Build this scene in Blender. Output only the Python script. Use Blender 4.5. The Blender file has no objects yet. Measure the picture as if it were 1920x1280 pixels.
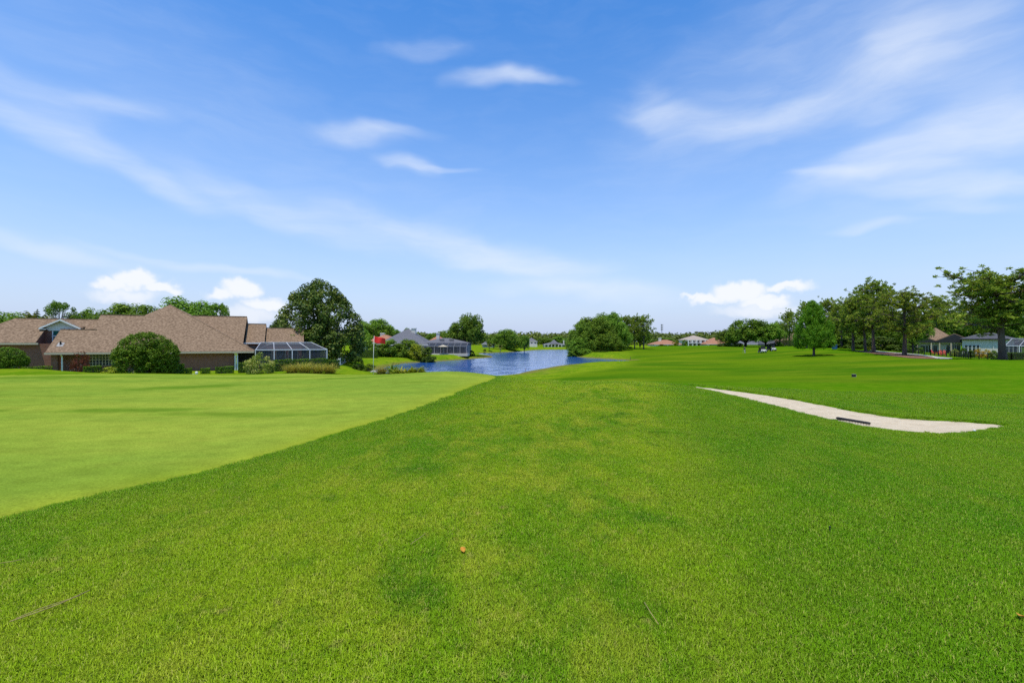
import bpy, bmesh, math, random
import numpy as np
from mathutils import Vector, Matrix
R = math.radians
sc = bpy.context.scene
col = sc.collection

# ------------------------------------------------------------------ camera
CAMZ, FPX = 1.65, 853.33
cam = bpy.data.objects.new('camera', bpy.data.cameras.new('camera'))
col.objects.link(cam)
cam.data.sensor_width = 36.0
cam.data.lens = 16.0
cam.data.clip_start = 0.05
cam.data.clip_end = 8000
cam.location = (0, 0, CAMZ)
cam.rotation_euler = (R(90), 0, 0)
sc.camera = cam

# ------------------------------------------------------------------ light
SUN_EL, SUN_AZ = 74.0, 205.0          # azimuth clockwise from +Y (the view direction): behind, slightly left
sun = bpy.data.objects.new('sun', bpy.data.lights.new('sun', 'SUN'))
col.objects.link(sun)
sun.data.energy = 4.2
sun.data.angle = R(0.53)
sun.data.color = (1.0, 0.935, 0.81)
_d = Vector((math.sin(R(SUN_AZ))*math.cos(R(SUN_EL)), math.cos(R(SUN_AZ))*math.cos(R(SUN_EL)), math.sin(R(SUN_EL))))
sun.rotation_euler = _d.to_track_quat('Z', 'Y').to_euler()
sc.view_settings.view_transform = 'Standard'
sc.view_settings.look = 'None'
sc.view_settings.gamma = 1.0
sc.view_settings.exposure = 0.0
sc.view_settings.use_curve_mapping = False
sc.cycles.use_denoising = False
sc.cycles.use_adaptive_sampling = True
sc.cycles.adaptive_threshold = 0.02
sc.cycles.max_bounces = 6
sc.cycles.diffuse_bounces = 3
sc.cycles.glossy_bounces = 3
sc.cycles.transmission_bounces = 4
sc.cycles.transparent_max_bounces = 12
sc.cycles.caustics_reflective = False
sc.cycles.caustics_refractive = False

# ------------------------------------------------------------------ sky
def node(nt, t, **kw):
    n = nt.nodes.new(t)
    for k, v in kw.items():
        setattr(n, k, v)
    return n
def math_n(nt, op, a, b=None, clamp=False):
    n = node(nt, 'ShaderNodeMath', operation=op, use_clamp=clamp)
    for i, v in enumerate((a, b)):
        if v is None: continue
        if isinstance(v, (int, float)): n.inputs[i].default_value = v
        else: nt.links.new(v, n.inputs[i])
    return n.outputs[0]
def azel(px, py):
    a = math.atan((px-960)/FPX)
    return a, math.atan((640-py)/FPX*math.cos(a))

world = bpy.data.worlds.new('World')
sc.world = world
world.use_nodes = True
world.cycles.sampling_method = 'MANUAL'
world.cycles.sample_map_resolution = 512
wt = world.node_tree
wt.nodes.clear()
W_OUT = node(wt, 'ShaderNodeOutputWorld')
W_BG = node(wt, 'ShaderNodeBackground')
W_BG.inputs['Strength'].default_value = 0.13
wt.links.new(W_BG.outputs[0], W_OUT.inputs[0])
sky = node(wt, 'ShaderNodeTexSky', sky_type='NISHITA')
sky.sun_disc = False
sky.sun_elevation = R(SUN_EL)
sky.sun_rotation = R(SUN_AZ)
sky.altitude = 0
sky.air_density = 1.0
sky.dust_density = 0.0
sky.ozone_density = 1.6
hs = node(wt, 'ShaderNodeHueSaturation')
hs.inputs['Hue'].default_value = 0.505
hs.inputs['Saturation'].default_value = 1.38
hs.inputs['Value'].default_value = 1.78
wt.links.new(sky.outputs[0], hs.inputs['Color'])
tc = node(wt, 'ShaderNodeTexCoord')
sep = node(wt, 'ShaderNodeSeparateXYZ')
wt.links.new(tc.outputs['Generated'], sep.inputs[0])
az = math_n(wt, 'ARCTAN2', sep.outputs[0], sep.outputs[1])
el = math_n(wt, 'ARCSINE', sep.outputs[2])
ae = node(wt, 'ShaderNodeCombineXYZ')
wt.links.new(az, ae.inputs[0]); wt.links.new(el, ae.inputs[1])
def warp(scale, amt, detail, src, stretch=(1, 1, 1)):
    mp = node(wt, 'ShaderNodeMapping'); mp.inputs['Scale'].default_value = stretch
    wt.links.new(src, mp.inputs[0])
    nz = node(wt, 'ShaderNodeTexNoise'); nz.inputs['Scale'].default_value = scale; nz.inputs['Detail'].default_value = detail
    wt.links.new(mp.outputs[0], nz.inputs['Vector'])
    s = node(wt, 'ShaderNodeVectorMath', operation='SUBTRACT'); s.inputs[1].default_value = (.5, .5, .5)
    wt.links.new(nz.outputs['Color'], s.inputs[0])
    m = node(wt, 'ShaderNodeVectorMath', operation='MULTIPLY'); m.inputs[1].default_value = amt
    wt.links.new(s.outputs[0], m.inputs[0])
    a = node(wt, 'ShaderNodeVectorMath', operation='ADD')
    wt.links.new(src, a.inputs[0]); wt.links.new(m.outputs[0], a.inputs[1])
    return a.outputs[0]
soft = warp(5.0, (.16, .07, 0), 3, ae.outputs[0], (1, 1.6, 1))
puff = warp(34.0, (.045, .042, 0), 6, ae.outputs[0])
def blob(src, px, py, rx, ry, ang, amp, p=1.6):
    a, e = azel(px, py)
    ca = math.cos(a)
    mp = node(wt, 'ShaderNodeMapping', vector_type='TEXTURE')
    mp.inputs['Location'].default_value = (a, e, 0)
    mp.inputs['Rotation'].default_value = (0, 0, R(ang))
    mp.inputs['Scale'].default_value = (rx/FPX*ca*ca+.002, ry/FPX*ca, 1)
    wt.links.new(src, mp.inputs[0])
    ln = node(wt, 'ShaderNodeVectorMath', operation='LENGTH')
    wt.links.new(mp.outputs[0], ln.inputs[0])
    mr = node(wt, 'ShaderNodeMapRange', interpolation_type='SMOOTHERSTEP')
    mr.inputs['From Min'].default_value = p; mr.inputs['From Max'].default_value = 0.0
    mr.inputs['To Min'].default_value = 0.0; mr.inputs['To Max'].default_value = amp
    wt.links.new(ln.outputs['Value'], mr.inputs['Value'])
    return mr.outputs[0]
CIRRUS = [  # px, py, rx, ry, angle, amount
 (60, 235, 150, 24, -22, .62), (260, 318, 190, 24, -22, .6), (520, 396, 230, 30, -17, .52), (800, 452, 220, 34, -14, .55), (960, 492, 150, 32, -8, .55),
 (60, 170, 130, 34, -18, .34), (205, 200, 90, 18, -5, .38), (90, 466, 190, 15, -8, .62), (330, 490, 200, 8, -7, .34), (460, 512, 170, 7, -3, .38),
 (925, 149, 84, 15, 1, .66), (985, 152, 80, 9, -4, .42), (678, 246, 78, 20, 4, .62), (745, 240, 70, 10, -2, .35), (772, 303, 55, 14, -6, .58), (825, 310, 60, 6, 3, .45), (790, 90, 85, 14, 3, .30),
 (1290, 225, 120, 25, -14, .55), (1400, 228, 140, 20, 8, .42), (1530, 195, 170, 34, 14, .50), (1690, 130, 120, 55, 38, .55), (1760, 90, 140, 60, -40, .45), (1240, 195, 60, 30, -45, .3),
 (1640, 300, 200, 34, 16, .50), (1800, 255, 220, 52, 12, .62), (1900, 225, 160, 40, -4, .5), (1790, 345, 180, 20, -4, .68), (1660, 325, 140, 13, -6, .6), (1860, 350, 120, 16, 5, .55), (1830, 385, 110, 14, -6, .35), (1560, 330, 90, 10, -8, .45),
 (1625, 430, 75, 10, 0, .46), (1135, 545, 110, 16, -2, .55), (1010, 540, 110, 14, 2, .42), (1200, 560, 90, 18, -8, .35), (1000, 500, 140, 20, -5, .3),
 (1500, 110, 420, 130, 20, .26), (1850, 60, 300, 120, 0, .22), (250, 90, 380, 120, -10, .10), (600, 330, 420, 90, -10, .08), (1780, 300, 380, 120, 5, .20)]
tot = None
for c in CIRRUS:
    b = blob(soft, *c)
    tot = b if tot is None else math_n(wt, 'ADD', tot, b)
mpw = node(wt, 'ShaderNodeMapping'); mpw.inputs['Scale'].default_value = (2.2, 9, 1); mpw.inputs['Rotation'].default_value = (0, 0, R(-9))
wt.links.new(soft, mpw.inputs[0])
wn = node(wt, 'ShaderNodeTexNoise'); wn.inputs['Scale'].default_value = 3.2; wn.inputs['Detail'].default_value = 7; wn.inputs['Roughness'].default_value = .6
wt.links.new(mpw.outputs[0], wn.inputs['Vector'])
wmr = node(wt, 'ShaderNodeMapRange'); wmr.inputs['From Min'].default_value = .25; wmr.inputs['From Max'].default_value = .72
wmr.inputs['To Min'].default_value = .5; wmr.inputs['To Max'].default_value = 1.25
wt.links.new(wn.outputs['Fac'], wmr.inputs['Value'])
veil = node(wt, 'ShaderNodeMapRange'); veil.inputs['From Min'].default_value = .45; veil.inputs['From Max'].default_value = .8
veil.inputs['To Min'].default_value = 0.0; veil.inputs['To Max'].default_value = .06
wt.links.new(wn.outputs['Fac'], veil.inputs['Value'])
cir = math_n(wt, 'ADD', math_n(wt, 'MULTIPLY', tot, wmr.outputs[0]), veil.outputs[0])
cir = math_n(wt, 'MULTIPLY', math_n(wt, 'SUBTRACT', 1.0, math_n(wt, 'EXPONENT', math_n(wt, 'MULTIPLY', cir, -1.0))), .88)
CUM = [(255, 524, 50, 24, 0, 1.0), (215, 536, 48, 16, 0, .9), (300, 540, 42, 16, 0, .9), (240, 556, 90, 18, 0, .55),
 (455, 540, 42, 24, 0, 1.0), (415, 552, 34, 14, 0, .8), (498, 570, 44, 16, 0, .9), (470, 590, 90, 22, 0, .5),
 (1385, 550, 62, 22, 0, 1.0), (1330, 562, 44, 14, 0, .85), (1430, 566, 60, 16, 0, .9), (1475, 537, 58, 13, 0, .85), (1420, 582, 110, 18, 0, .5), (1300, 556, 26, 8, 0, .7)]
tc2 = None
for c in CUM:
    b = blob(puff, *c, p=1.45)
    tc2 = b if tc2 is None else math_n(wt, 'MAXIMUM', tc2, b)
cmr = node(wt, 'ShaderNodeMapRange', interpolation_type='SMOOTHSTEP'); cmr.inputs['From Min'].default_value = .04; cmr.inputs['From Max'].default_value = .75
cmr.inputs['To Max'].default_value = .92
wt.links.new(tc2, cmr.inputs['Value'])
hzm = math_n(wt, 'EXPONENT', math_n(wt, 'MULTIPLY', math_n(wt, 'POWER', math_n(wt, 'MULTIPLY', math_n(wt, 'ABSOLUTE', el), 3.4), 1.3), -1.0))      # pale air towards the horizon
mix0 = node(wt, 'ShaderNodeMix', data_type='RGBA'); mix0.inputs[7].default_value = (4.0, 4.75, 6.6, 1)
wt.links.new(hzm, mix0.inputs[0]); wt.links.new(hs.outputs[0], mix0.inputs[6])
mix1 = node(wt, 'ShaderNodeMix', data_type='RGBA'); mix1.inputs[7].default_value = (6.3, 6.9, 7.9, 1)
wt.links.new(cir, mix1.inputs[0]); wt.links.new(mix0.outputs[2], mix1.inputs[6])
mix2 = node(wt, 'ShaderNodeMix', data_type='RGBA'); mix2.inputs[7].default_value = (7.3, 7.5, 7.9, 1)
wt.links.new(cmr.outputs[0], mix2.inputs[0]); wt.links.new(mix1.outputs[2], mix2.inputs[6])
wt.links.new(mix2.outputs[2], W_BG.inputs['Color'])

# ------------------------------------------------------------------ helpers
def at(px, py, Y):
    """a point of the place at depth Y metres that appears at (px, py) of the photograph"""
    return Vector(((px-960)/FPX*Y, Y, CAMZ+(640-py)/FPX*Y))
def tag(o, label=None, cat=None, group=None, kind=None):
    if label: o['label'] = label
    if cat: o['category'] = cat
    if group: o['group'] = group
    if kind: o['kind'] = kind
    return o
def empty(name, loc=(0, 0, 0), rz=0, parent=None):
    o = bpy.data.objects.new(name, None)
    col.objects.link(o); o.location = loc; o.rotation_euler.z = rz
    o.empty_display_size = .2
    if parent: o.parent = parent
    return o
def link(name, me, parent=None, loc=None, rz=None, scale=None):
    o = bpy.data.objects.new(name, me)
    col.objects.link(o)
    if parent: o.parent = parent
    if loc is not None: o.location = loc
    if rz is not None: o.rotation_euler.z = rz
    if scale is not None: o.scale = scale
    return o
class MB:
    def __init__(s): s.v = []; s.f = []
    def add(s, vs, fs):
        n = len(s.v); s.v += [tuple(p) for p in vs]; s.f += [tuple(i+n for i in f) for f in fs]; return s
    def box(s, a, b):
        (x0, y0, z0), (x1, y1, z1) = a, b
        return s.add([(x0,y0,z0),(x1,y0,z0),(x1,y1,z0),(x0,y1,z0),(x0,y0,z1),(x1,y0,z1),(x1,y1,z1),(x0,y1,z1)],
                     [(0,3,2,1),(4,5,6,7),(0,1,5,4),(1,2,6,5),(2,3,7,6),(3,0,4,7)])
    def slab(s, pts, t):
        """polygon extruded straight down by t"""
        n = len(pts); lo = [(p[0], p[1], p[2]-t) for p in pts]
        return s.add(list(pts)+lo, [tuple(range(n)), tuple(range(2*n-1, n-1, -1))]+[(i, i+n, (i+1) % n+n, (i+1) % n) for i in range(n)])
    def tube(s, pts, rad, seg=6, cap=True):
        pts = [Vector(p) for p in pts]; n = len(pts)
        if isinstance(rad, (int, float)): rad = [rad]*n
        base = len(s.v)
        for i, p in enumerate(pts):
            d = (pts[min(i+1, n-1)]-pts[max(i-1, 0)]).normalized()
            a = d.cross(Vector((0, 0, 1)));
            if a.length < 1e-3: a = d.cross(Vector((1, 0, 0)))
            a.normalize(); b = d.cross(a)
            for k in range(seg):
                t = 2*math.pi*k/seg
                s.v.append(tuple(p+(a*math.cos(t)+b*math.sin(t))*rad[i]))
        for i in range(n-1):
            for k in range(seg):
                k2 = (k+1) % seg
                s.f.append((base+i*seg+k, base+i*seg+k2, base+(i+1)*seg+k2, base+(i+1)*seg+k))
        if cap:
            s.f.append(tuple(base+k for k in range(seg))[::-1]); s.f.append(tuple(base+(n-1)*seg+k for k in range(seg)))
        return s
    def bar(s, a, b, w): return s.tube([a, b], w*.72, 4)
    def mesh(s, name, mat, smooth=False):
        me = bpy.data.meshes.new(name); me.from_pydata(s.v, [], s.f)
        if mat: me.materials.append(mat)
        if smooth: me.polygons.foreach_set('use_smooth', [True]*len(me.polygons))
        bm = bmesh.new(); bm.from_mesh(me); bmesh.ops.recalc_face_normals(bm, faces=bm.faces); bm.to_mesh(me); bm.free()
        return me
    def build(s, name, mat, parent=None, smooth=False, bevel=0, **kw):
        o = link(name, s.mesh(name, mat, smooth), parent, **kw)
        if bevel:
            m = o.modifiers.new('bevel', 'BEVEL'); m.width = bevel; m.segments = 2
        return o
def arr_mesh(name, verts, faces, mat, attrs=None, smooth=False):
    """mesh from numpy arrays, faces all with the same corner count"""
    me = bpy.data.meshes.new(name)
    k = faces.shape[1]
    me.vertices.add(len(verts)); me.vertices.foreach_set('co', verts.astype(np.float32).ravel())
    me.loops.add(faces.size); me.loops.foreach_set('vertex_index', faces.astype(np.int32).ravel())
    me.polygons.add(len(faces)); me.polygons.foreach_set('loop_start', (np.arange(len(faces))*k).astype(np.int32))
    me.update(calc_edges=True)
    if smooth: me.polygons.foreach_set('use_smooth', np.ones(len(faces), bool))
    for nm, (dom, typ, dat) in (attrs or {}).items():
        at_ = me.attributes.new(nm, typ, dom)
        at_.data.foreach_set('color' if typ == 'FLOAT_COLOR' else 'value', dat.astype(np.float32).ravel())
    if mat: me.materials.append(mat)
    me.validate()
    return me

# ------------------------------------------------------------------ materials
def new_mat(name):
    m = bpy.data.materials.new(name); m.use_nodes = True
    return m, m.node_tree, m.node_tree.nodes['Principled BSDF']
def mat(name, c, rough=.7, c2=None, scale=8, bump=0, detail=5, metal=0, stretch=(1, 1, 1), coord='Object', spec=.3, lo=.35, hi=.65):
    m, nt, b = new_mat(name)
    b.inputs['Roughness'].default_value = rough; b.inputs['Metallic'].default_value = metal
    b.inputs['Specular IOR Level'].default_value = spec
    b.inputs['Base Color'].default_value = (*c, 1)
    if c2 is not None or bump:
        t = node(nt, 'ShaderNodeTexCoord'); mp = node(nt, 'ShaderNodeMapping'); mp.inputs['Scale'].default_value = stretch
        nt.links.new(t.outputs[coord], mp.inputs[0])
        nz = node(nt, 'ShaderNodeTexNoise'); nz.inputs['Scale'].default_value = scale; nz.inputs['Detail'].default_value = detail
        nz.inputs['Roughness'].default_value = .6
        nt.links.new(mp.outputs[0], nz.inputs['Vector'])
        if c2 is not None:
            cr = node(nt, 'ShaderNodeValToRGB'); cr.color_ramp.elements[0].position = lo; cr.color_ramp.elements[1].position = hi
            cr.color_ramp.elements[0].color = (*c, 1); cr.color_ramp.elements[1].color = (*c2, 1)
            nt.links.new(nz.outputs['Fac'], cr.inputs[0]); nt.links.new(cr.outputs[0], b.inputs['Base Color'])
        if bump:
            bp = node(nt, 'ShaderNodeBump'); bp.inputs['Strength'].default_value = min(bump, 1); bp.inputs['Distance'].default_value = .02
            nt.links.new(nz.outputs['Fac'], bp.inputs['Height']); nt.links.new(bp.outputs[0], b.inputs['Normal'])
    return m
def leaf_mat(name, dark, mid, light, trans=.3, rough=.55, spec=.12, tint=.25):
    """foliage: every leaf takes its own shade from the face attribute 'var'"""
    m, nt, b = new_mat(name)
    a = node(nt, 'ShaderNodeAttribute', attribute_name='var')
    oi = node(nt, 'ShaderNodeObjectInfo')
    cr = node(nt, 'ShaderNodeValToRGB')
    e = cr.color_ramp.elements; e[0].position = 0; e[0].color = (*dark, 1); e[1].position = 1; e[1].color = (*light, 1)
    k = e.new(.5); k.color = (*mid, 1)
    nt.links.new(a.outputs['Fac'], cr.inputs[0])
    h = node(nt, 'ShaderNodeHueSaturation')
    mr = node(nt, 'ShaderNodeMapRange'); mr.inputs['To Min'].default_value = 1-tint; mr.inputs['To Max'].default_value = 1+tint
    nt.links.new(oi.outputs['Random'], mr.inputs['Value']); nt.links.new(mr.outputs[0], h.inputs['Value'])
    mr2 = node(nt, 'ShaderNodeMapRange'); mr2.inputs['To Min'].default_value = .487; mr2.inputs['To Max'].default_value = .508
    nt.links.new(oi.outputs['Random'], mr2.inputs['Value']); nt.links.new(mr2.outputs[0], h.inputs['Hue'])
    nt.links.new(cr.outputs[0], h.inputs['Color'])
    nt.links.new(h.outputs[0], b.inputs['Base Color'])
    b.inputs['Roughness'].default_value = rough; b.inputs['Specular IOR Level'].default_value = spec
    tr = node(nt, 'ShaderNodeBsdfTranslucent'); nt.links.new(h.outputs[0], tr.inputs['Color'])
    mx = node(nt, 'ShaderNodeMixShader'); mx.inputs[0].default_value = trans
    nt.links.new(b.outputs[0], mx.inputs[1]); nt.links.new(tr.outputs[0], mx.inputs[2])
    nt.links.new(mx.outputs[0], nt.nodes['Material Output'].inputs[0])
    return m
M = {}
M['bark'] = mat('bark', (.055, .042, .032), .9, (.13, .105, .085), 9, .8, stretch=(1, 1, .3))
M['pine_bark'] = mat('pine_bark', (.07, .045, .033), .9, (.17, .125, .10), 11, .9, stretch=(1, 1, .35))
M['grey_bark'] = mat('grey_bark', (.13, .12, .105), .9, (.24, .22, .2), 9, .7, stretch=(1, 1, .3))
M['leaf_oak'] = leaf_mat('leaf_oak', (0.074, 0.140, 0.013), (0.146, 0.261, 0.020), (0.266, 0.398, 0.036))
M['leaf_magnolia'] = leaf_mat('leaf_magnolia', (0.045, 0.086, 0.012), (0.086, 0.154, 0.015), (0.213, 0.244, 0.034), .15, .5, .2, .05)
M['leaf_bright'] = leaf_mat('leaf_bright', (0.059, 0.160, 0.006), (0.110, 0.254, 0.010), (0.186, 0.348, 0.017), .35, tint=.06)
M['leaf_pine'] = leaf_mat('leaf_pine', (0.123, 0.188, 0.019), (0.227, 0.317, 0.027), (0.404, 0.455, 0.054), .25, tint=.12)
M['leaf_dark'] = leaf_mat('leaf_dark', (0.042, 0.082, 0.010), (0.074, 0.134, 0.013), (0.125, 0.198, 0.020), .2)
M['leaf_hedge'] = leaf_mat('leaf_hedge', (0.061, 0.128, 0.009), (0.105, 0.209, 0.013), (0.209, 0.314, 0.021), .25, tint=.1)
M['leaf_lime'] = leaf_mat('leaf_lime', (0.157, 0.224, 0.010), (0.278, 0.329, 0.017), (0.419, 0.419, 0.034), .3)
M['leaf_purple'] = leaf_mat('leaf_purple', (0.087, 0.030, 0.016), (0.157, 0.045, 0.023), (0.209, 0.090, 0.025), .3)
M['leaf_flower'] = leaf_mat('leaf_flower', (0.087, 0.149, 0.013), (0.192, 0.254, 0.025), (0.732, 0.643, 0.202), .25)
M['leaf_tall'] = leaf_mat('leaf_tall', (0.197, 0.220, 0.028), (0.335, 0.321, 0.043), (0.631, 0.456, 0.096), .3)
M['leaf_palm'] = leaf_mat('leaf_palm', (0.087, 0.135, 0.017), (0.157, 0.209, 0.025), (0.296, 0.299, 0.050), .25)
M['leaf_far'] = leaf_mat('leaf_far', (0.077, 0.122, 0.019), (0.131, 0.188, 0.025), (0.197, 0.263, 0.037), .2)
M['flower_yellow'] = leaf_mat('flower_yellow', (0.209, 0.239, 0.017), (0.522, 0.404, 0.025), (0.872, 0.493, 0.050), .25)
M['shingle'] = mat('shingle', (.150, .094, .052), .92, (.315, .212, .128), 4.5, .6, 9, stretch=(1, 1, 2.2), lo=.40, hi=.62)
M['shingle_grey'] = mat('shingle_grey', (.10, .10, .11), .9, (.165, .165, .175), 4, .3, 6)
M['shingle_dark'] = mat('shingle_dark', (.06, .06, .065), .9, (.10, .10, .105), 4, .3, 6)
M['tile_orange'] = mat('tile_orange', (.28, .115, .055), .85, (.42, .21, .12), 3, .4, 5)
M['roof_tan'] = mat('roof_tan', (.33, .26, .20), .9, (.42, .34, .27), 3, .3, 5)
M['white'] = mat('white_paint', (.72, .70, .65), .5, (.8, .78, .73), 3)
M['white_wall'] = mat('white_wall', (.60, .55, .47), .8, (.67, .62, .54), 1.5, .1)
M['cream_wall'] = mat('cream_wall', (.62, .57, .47), .85, (.70, .65, .55), 1.5, .1)
M['beige_wall'] = mat('beige_wall', (.50, .46, .39), .85, (.58, .54, .46), 1.5, .1)
M['grey_wall'] = mat('grey_wall', (.24, .23, .23), .85, (.30, .29, .29), 1.5, .1)
M['cream'] = mat('cream_trim', (.47, .40, .27), .6, (.52, .45, .31), 3)
M['siding'] = mat('siding', (.68, .66, .61), .6, (.76, .74, .69), 2)
M['stone'] = mat('stone', (.26, .25, .23), .9, (.42, .40, .37), 6, .6)
M['black_metal'] = mat('black_metal', (.012, .012, .013), .45, (.02, .02, .02), 6)
M['black'] = mat('black_plastic', (.012, .012, .012), .5, (.022, .022, .022), 10)
M['alu'] = mat('white_aluminium', (.62, .63, .65), .45, (.7, .71, .73), 3)
M['concrete'] = mat('concrete_path', (.45, .41, .36), .9, (.56, .52, .46), 2, .3)
M['mulch'] = mat('mulch', (.10, .045, .025), .95, (.27, .13, .075), 5, 1, 8)
M['red'] = mat('red_cloth', (.62, .02, .02), .8, (.75, .035, .03), 3)
M['red_paint'] = mat('red_paint', (.62, .08, .05), .5, (.7, .11, .07), 3)
M['blue_bin'] = mat('blue_plastic', (.03, .12, .3), .5, (.04, .15, .36), 3)
M['dark_void'] = mat('dark_interior', (.025, .028, .03), .7, (.035, .035, .035), 2)
M['glass'] = mat('window_glass', (.02, .035, .045), .08, (.03, .05, .06), 2, spec=.6)
M['glass_green'] = mat('green_window_glass', (.01, .09, .06), .5, (.015, .12, .085), 2, spec=.15)
M['tyre'] = mat('tyre_rubber', (.015, .015, .015), .8, (.025, .025, .025), 20)
M['skin'] = mat('skin', (.45, .26, .18), .6, (.5, .3, .21), 20)
M['cloth_dark'] = mat('dark_shirt', (.03, .03, .035), .9, (.05, .05, .055), 20)
M['cloth_light'] = mat('light_trousers', (.5, .48, .43), .9, (.58, .55, .5), 20)
M['hair'] = mat('hair', (.03, .02, .015), .8, (.05, .035, .025), 30)
M['dry_leaf'] = mat('dry_leaf', (.46, .17, .012), .7, (.62, .30, .03), 30)
M['dry_stem'] = mat('dry_stem', (.32, .24, .08), .8, (.4, .3, .12), 30)
def brick_mat():
    m, nt, b = new_mat('brick')
    t = node(nt, 'ShaderNodeTexCoord'); mp = node(nt, 'ShaderNodeMapping'); mp.inputs['Rotation'].default_value = (R(90), 0, 0)
    nt.links.new(t.outputs['Object'], mp.inputs[0])
    br = node(nt, 'ShaderNodeTexBrick'); br.inputs['Scale'].default_value = 1
    br.inputs['Brick Width'].default_value = .22; br.inputs['Row Height'].default_value = .075; br.inputs['Mortar Size'].default_value = .008
    br.inputs['Color1'].default_value = (.21, .065, .036, 1); br.inputs['Color2'].default_value = (.29, .115, .068, 1); br.inputs['Mortar'].default_value = (.21, .16, .12, 1)
    nt.links.new(mp.outputs[0], br.inputs['Vector'])
    nt.links.new(br.outputs['Color'], b.inputs['Base Color']); b.inputs['Roughness'].default_value = .9
    return m
M['brick'] = brick_mat()
def screen_mat():
    """insect screen: fine dark mesh, mostly see-through"""
    m, nt, b = new_mat('insect_screen')
    b.inputs['Base Color'].default_value = (.035, .04, .05, 1); b.inputs['Roughness'].default_value = .7
    tr = node(nt, 'ShaderNodeBsdfTransparent'); mx = node(nt, 'ShaderNodeMixShader'); mx.inputs[0].default_value = .30
    nt.links.new(b.outputs[0], mx.inputs[1]); nt.links.new(tr.outputs[0], mx.inputs[2])
    nt.links.new(mx.outputs[0], nt.nodes['Material Output'].inputs[0])
    return m
M['screen'] = screen_mat()
# ------------------------------------------------------------------ terrain
LAKE_Z = -3.2
def onz(px, py, z):
    Y = (CAMZ-z)*FPX/(py-640.0)
    return ((px-960)/FPX*Y, Y)
CTRL = [(0,0,0),(0,3,0),(-3,3,-.03),(3,3,0),(0,6,0),(0,-6,0),(6,-4,0),(-6,-4,0),(-15,-15,0),(15,-15,0),(0,-60,-.6),(-60,-40,-.6),(60,-40,-.6),
        (-8,6,-.09),(-12,10,-.12),(-8,16,-.12),(-20,18,-.16),(-30,25,-.28),(-20,12,-.12),(-5,12,-.09),(-14,24,-.2),
        (-12,40,-1.75),(-3,40,-1.6),(-40,45,-1.8),(-30,50,-1.95),(-48,60,-1.9),(-25,60,-2.05),(-62,50,-1.6),(-20,52,-2.1),(-60,95,-1.8),(-90,70,-1.6),
        (4,30,-1.25),(-4,30,-.75)]
VIS = [(960,780,10.2),(1000,740,14),(1080,715,19),(1180,714,19.3),(940,706,21),
       (700,703,25),(850,698,27),(560,700,27),(300,700.5,29),(60,692,36),(150,697,33),
       (660,695,62),(650,683,72),(690,668,110),(740,674,100),(800,672,108),(780,664,120),(880,668,135),(850,664,138),
       (800,664.5,122),(850,664.5,124),(820,664,130),(920,657,190),(960,655,215),(1040,651,300),
       (1000,706,58),(1060,700,60),(1100,690,75),(1150,690,70),(1200,700,50),(1300,709,40),(1400,700,50),(1500,690,60),(1300,680,85),(1250,670,110),
       (1200,664,135),(1240,655,170),(1160,652,175),(1350,650,160),(1480,650,150),(1400,662,120),(1430,661,115),(1526,667,90),(1600,706,39),(1750,705,38),
       (1900,690,45),(1872,674,70),(1696,666,85),(1622,660,100),(1845,673,80),(1570,654.5,112),
       (1293,729,18),(1520,754,16),(1680,782,12.8),(1885,795,10.7),(1740,806,10),(1560,784,11.5),(1440,761,13.2),
       (1700,738,21),(1500,726,24),(1900,760,17),(1350,720,25),(1850,1000,4),(1900,860,7)]
for p in VIS:
    v = at(*p); CTRL.append((v.x, v.y, v.z))
for k in range(16):
    t = 2*math.pi*k/16
    for r in (420, 2200):
        CTRL.append((r*math.sin(t), r*math.cos(t), -1.6))
CTRL = np.array(CTRL, float)
def wrap(x, y):
    r = np.hypot(x, y)+1e-6
    s = np.arcsinh(r/8.0)/r
    return np.stack([x*s, y*s], -1)
def tps(d): return np.where(d > 1e-9, d*d*np.log(d+1e-12), 0)
_q = wrap(CTRL[:, 0], CTRL[:, 1]); _n = len(_q)
_K = tps(np.linalg.norm(_q[:, None]-_q[None], axis=-1))+np.eye(_n)*1e-3
_P = np.concatenate([np.ones((_n, 1)), _q], 1)
_sol = np.linalg.solve(np.block([[_K, _P], [_P.T, np.zeros((3, 3))]]), np.concatenate([CTRL[:, 2], np.zeros(3)]))
def base_h(x, y):
    q = wrap(x.ravel(), y.ravel()); out = np.empty(len(q))
    for i in range(0, len(q), 20000):
        b = q[i:i+20000]
        out[i:i+20000] = tps(np.linalg.norm(b[:, None]-_q[None], axis=-1))@_sol[:_n]+_sol[_n]+b@_sol[_n+1:]
    return out.reshape(x.shape)
def chaikin(p, n=2):
    p = np.array(p, float)
    for _ in range(n):
        q = np.roll(p, -1, 0); p = np.stack([.75*p+.25*q, .25*p+.75*q], 1).reshape(-1, 2)
    return p
def sdf(poly, x, y):
    """signed distance to a closed polygon, negative inside"""
    px, py = x.ravel(), y.ravel()
    d = np.full(len(px), 1e18); ins = np.zeros(len(px), bool)
    n = len(poly)
    for i in range(n):
        ax, ay = poly[i]; bx, by = poly[(i+1) % n]
        ex, ey = bx-ax, by-ay
        t = np.clip(((px-ax)*ex+(py-ay)*ey)/(ex*ex+ey*ey+1e-12), 0, 1)
        d = np.minimum(d, (px-ax-ex*t)**2+(py-ay-ey*t)**2)
        c = ((ay > py) != (by > py))
        ins ^= c & (px < (bx-ax)*(py-ay)/(by-ay+1e-15)+ax)
    return (np.sqrt(d)*np.where(ins, -1, 1)).reshape(x.shape)
def sm(t): t = np.clip(t, 0, 1); return t*t*(3-2*t)
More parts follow.
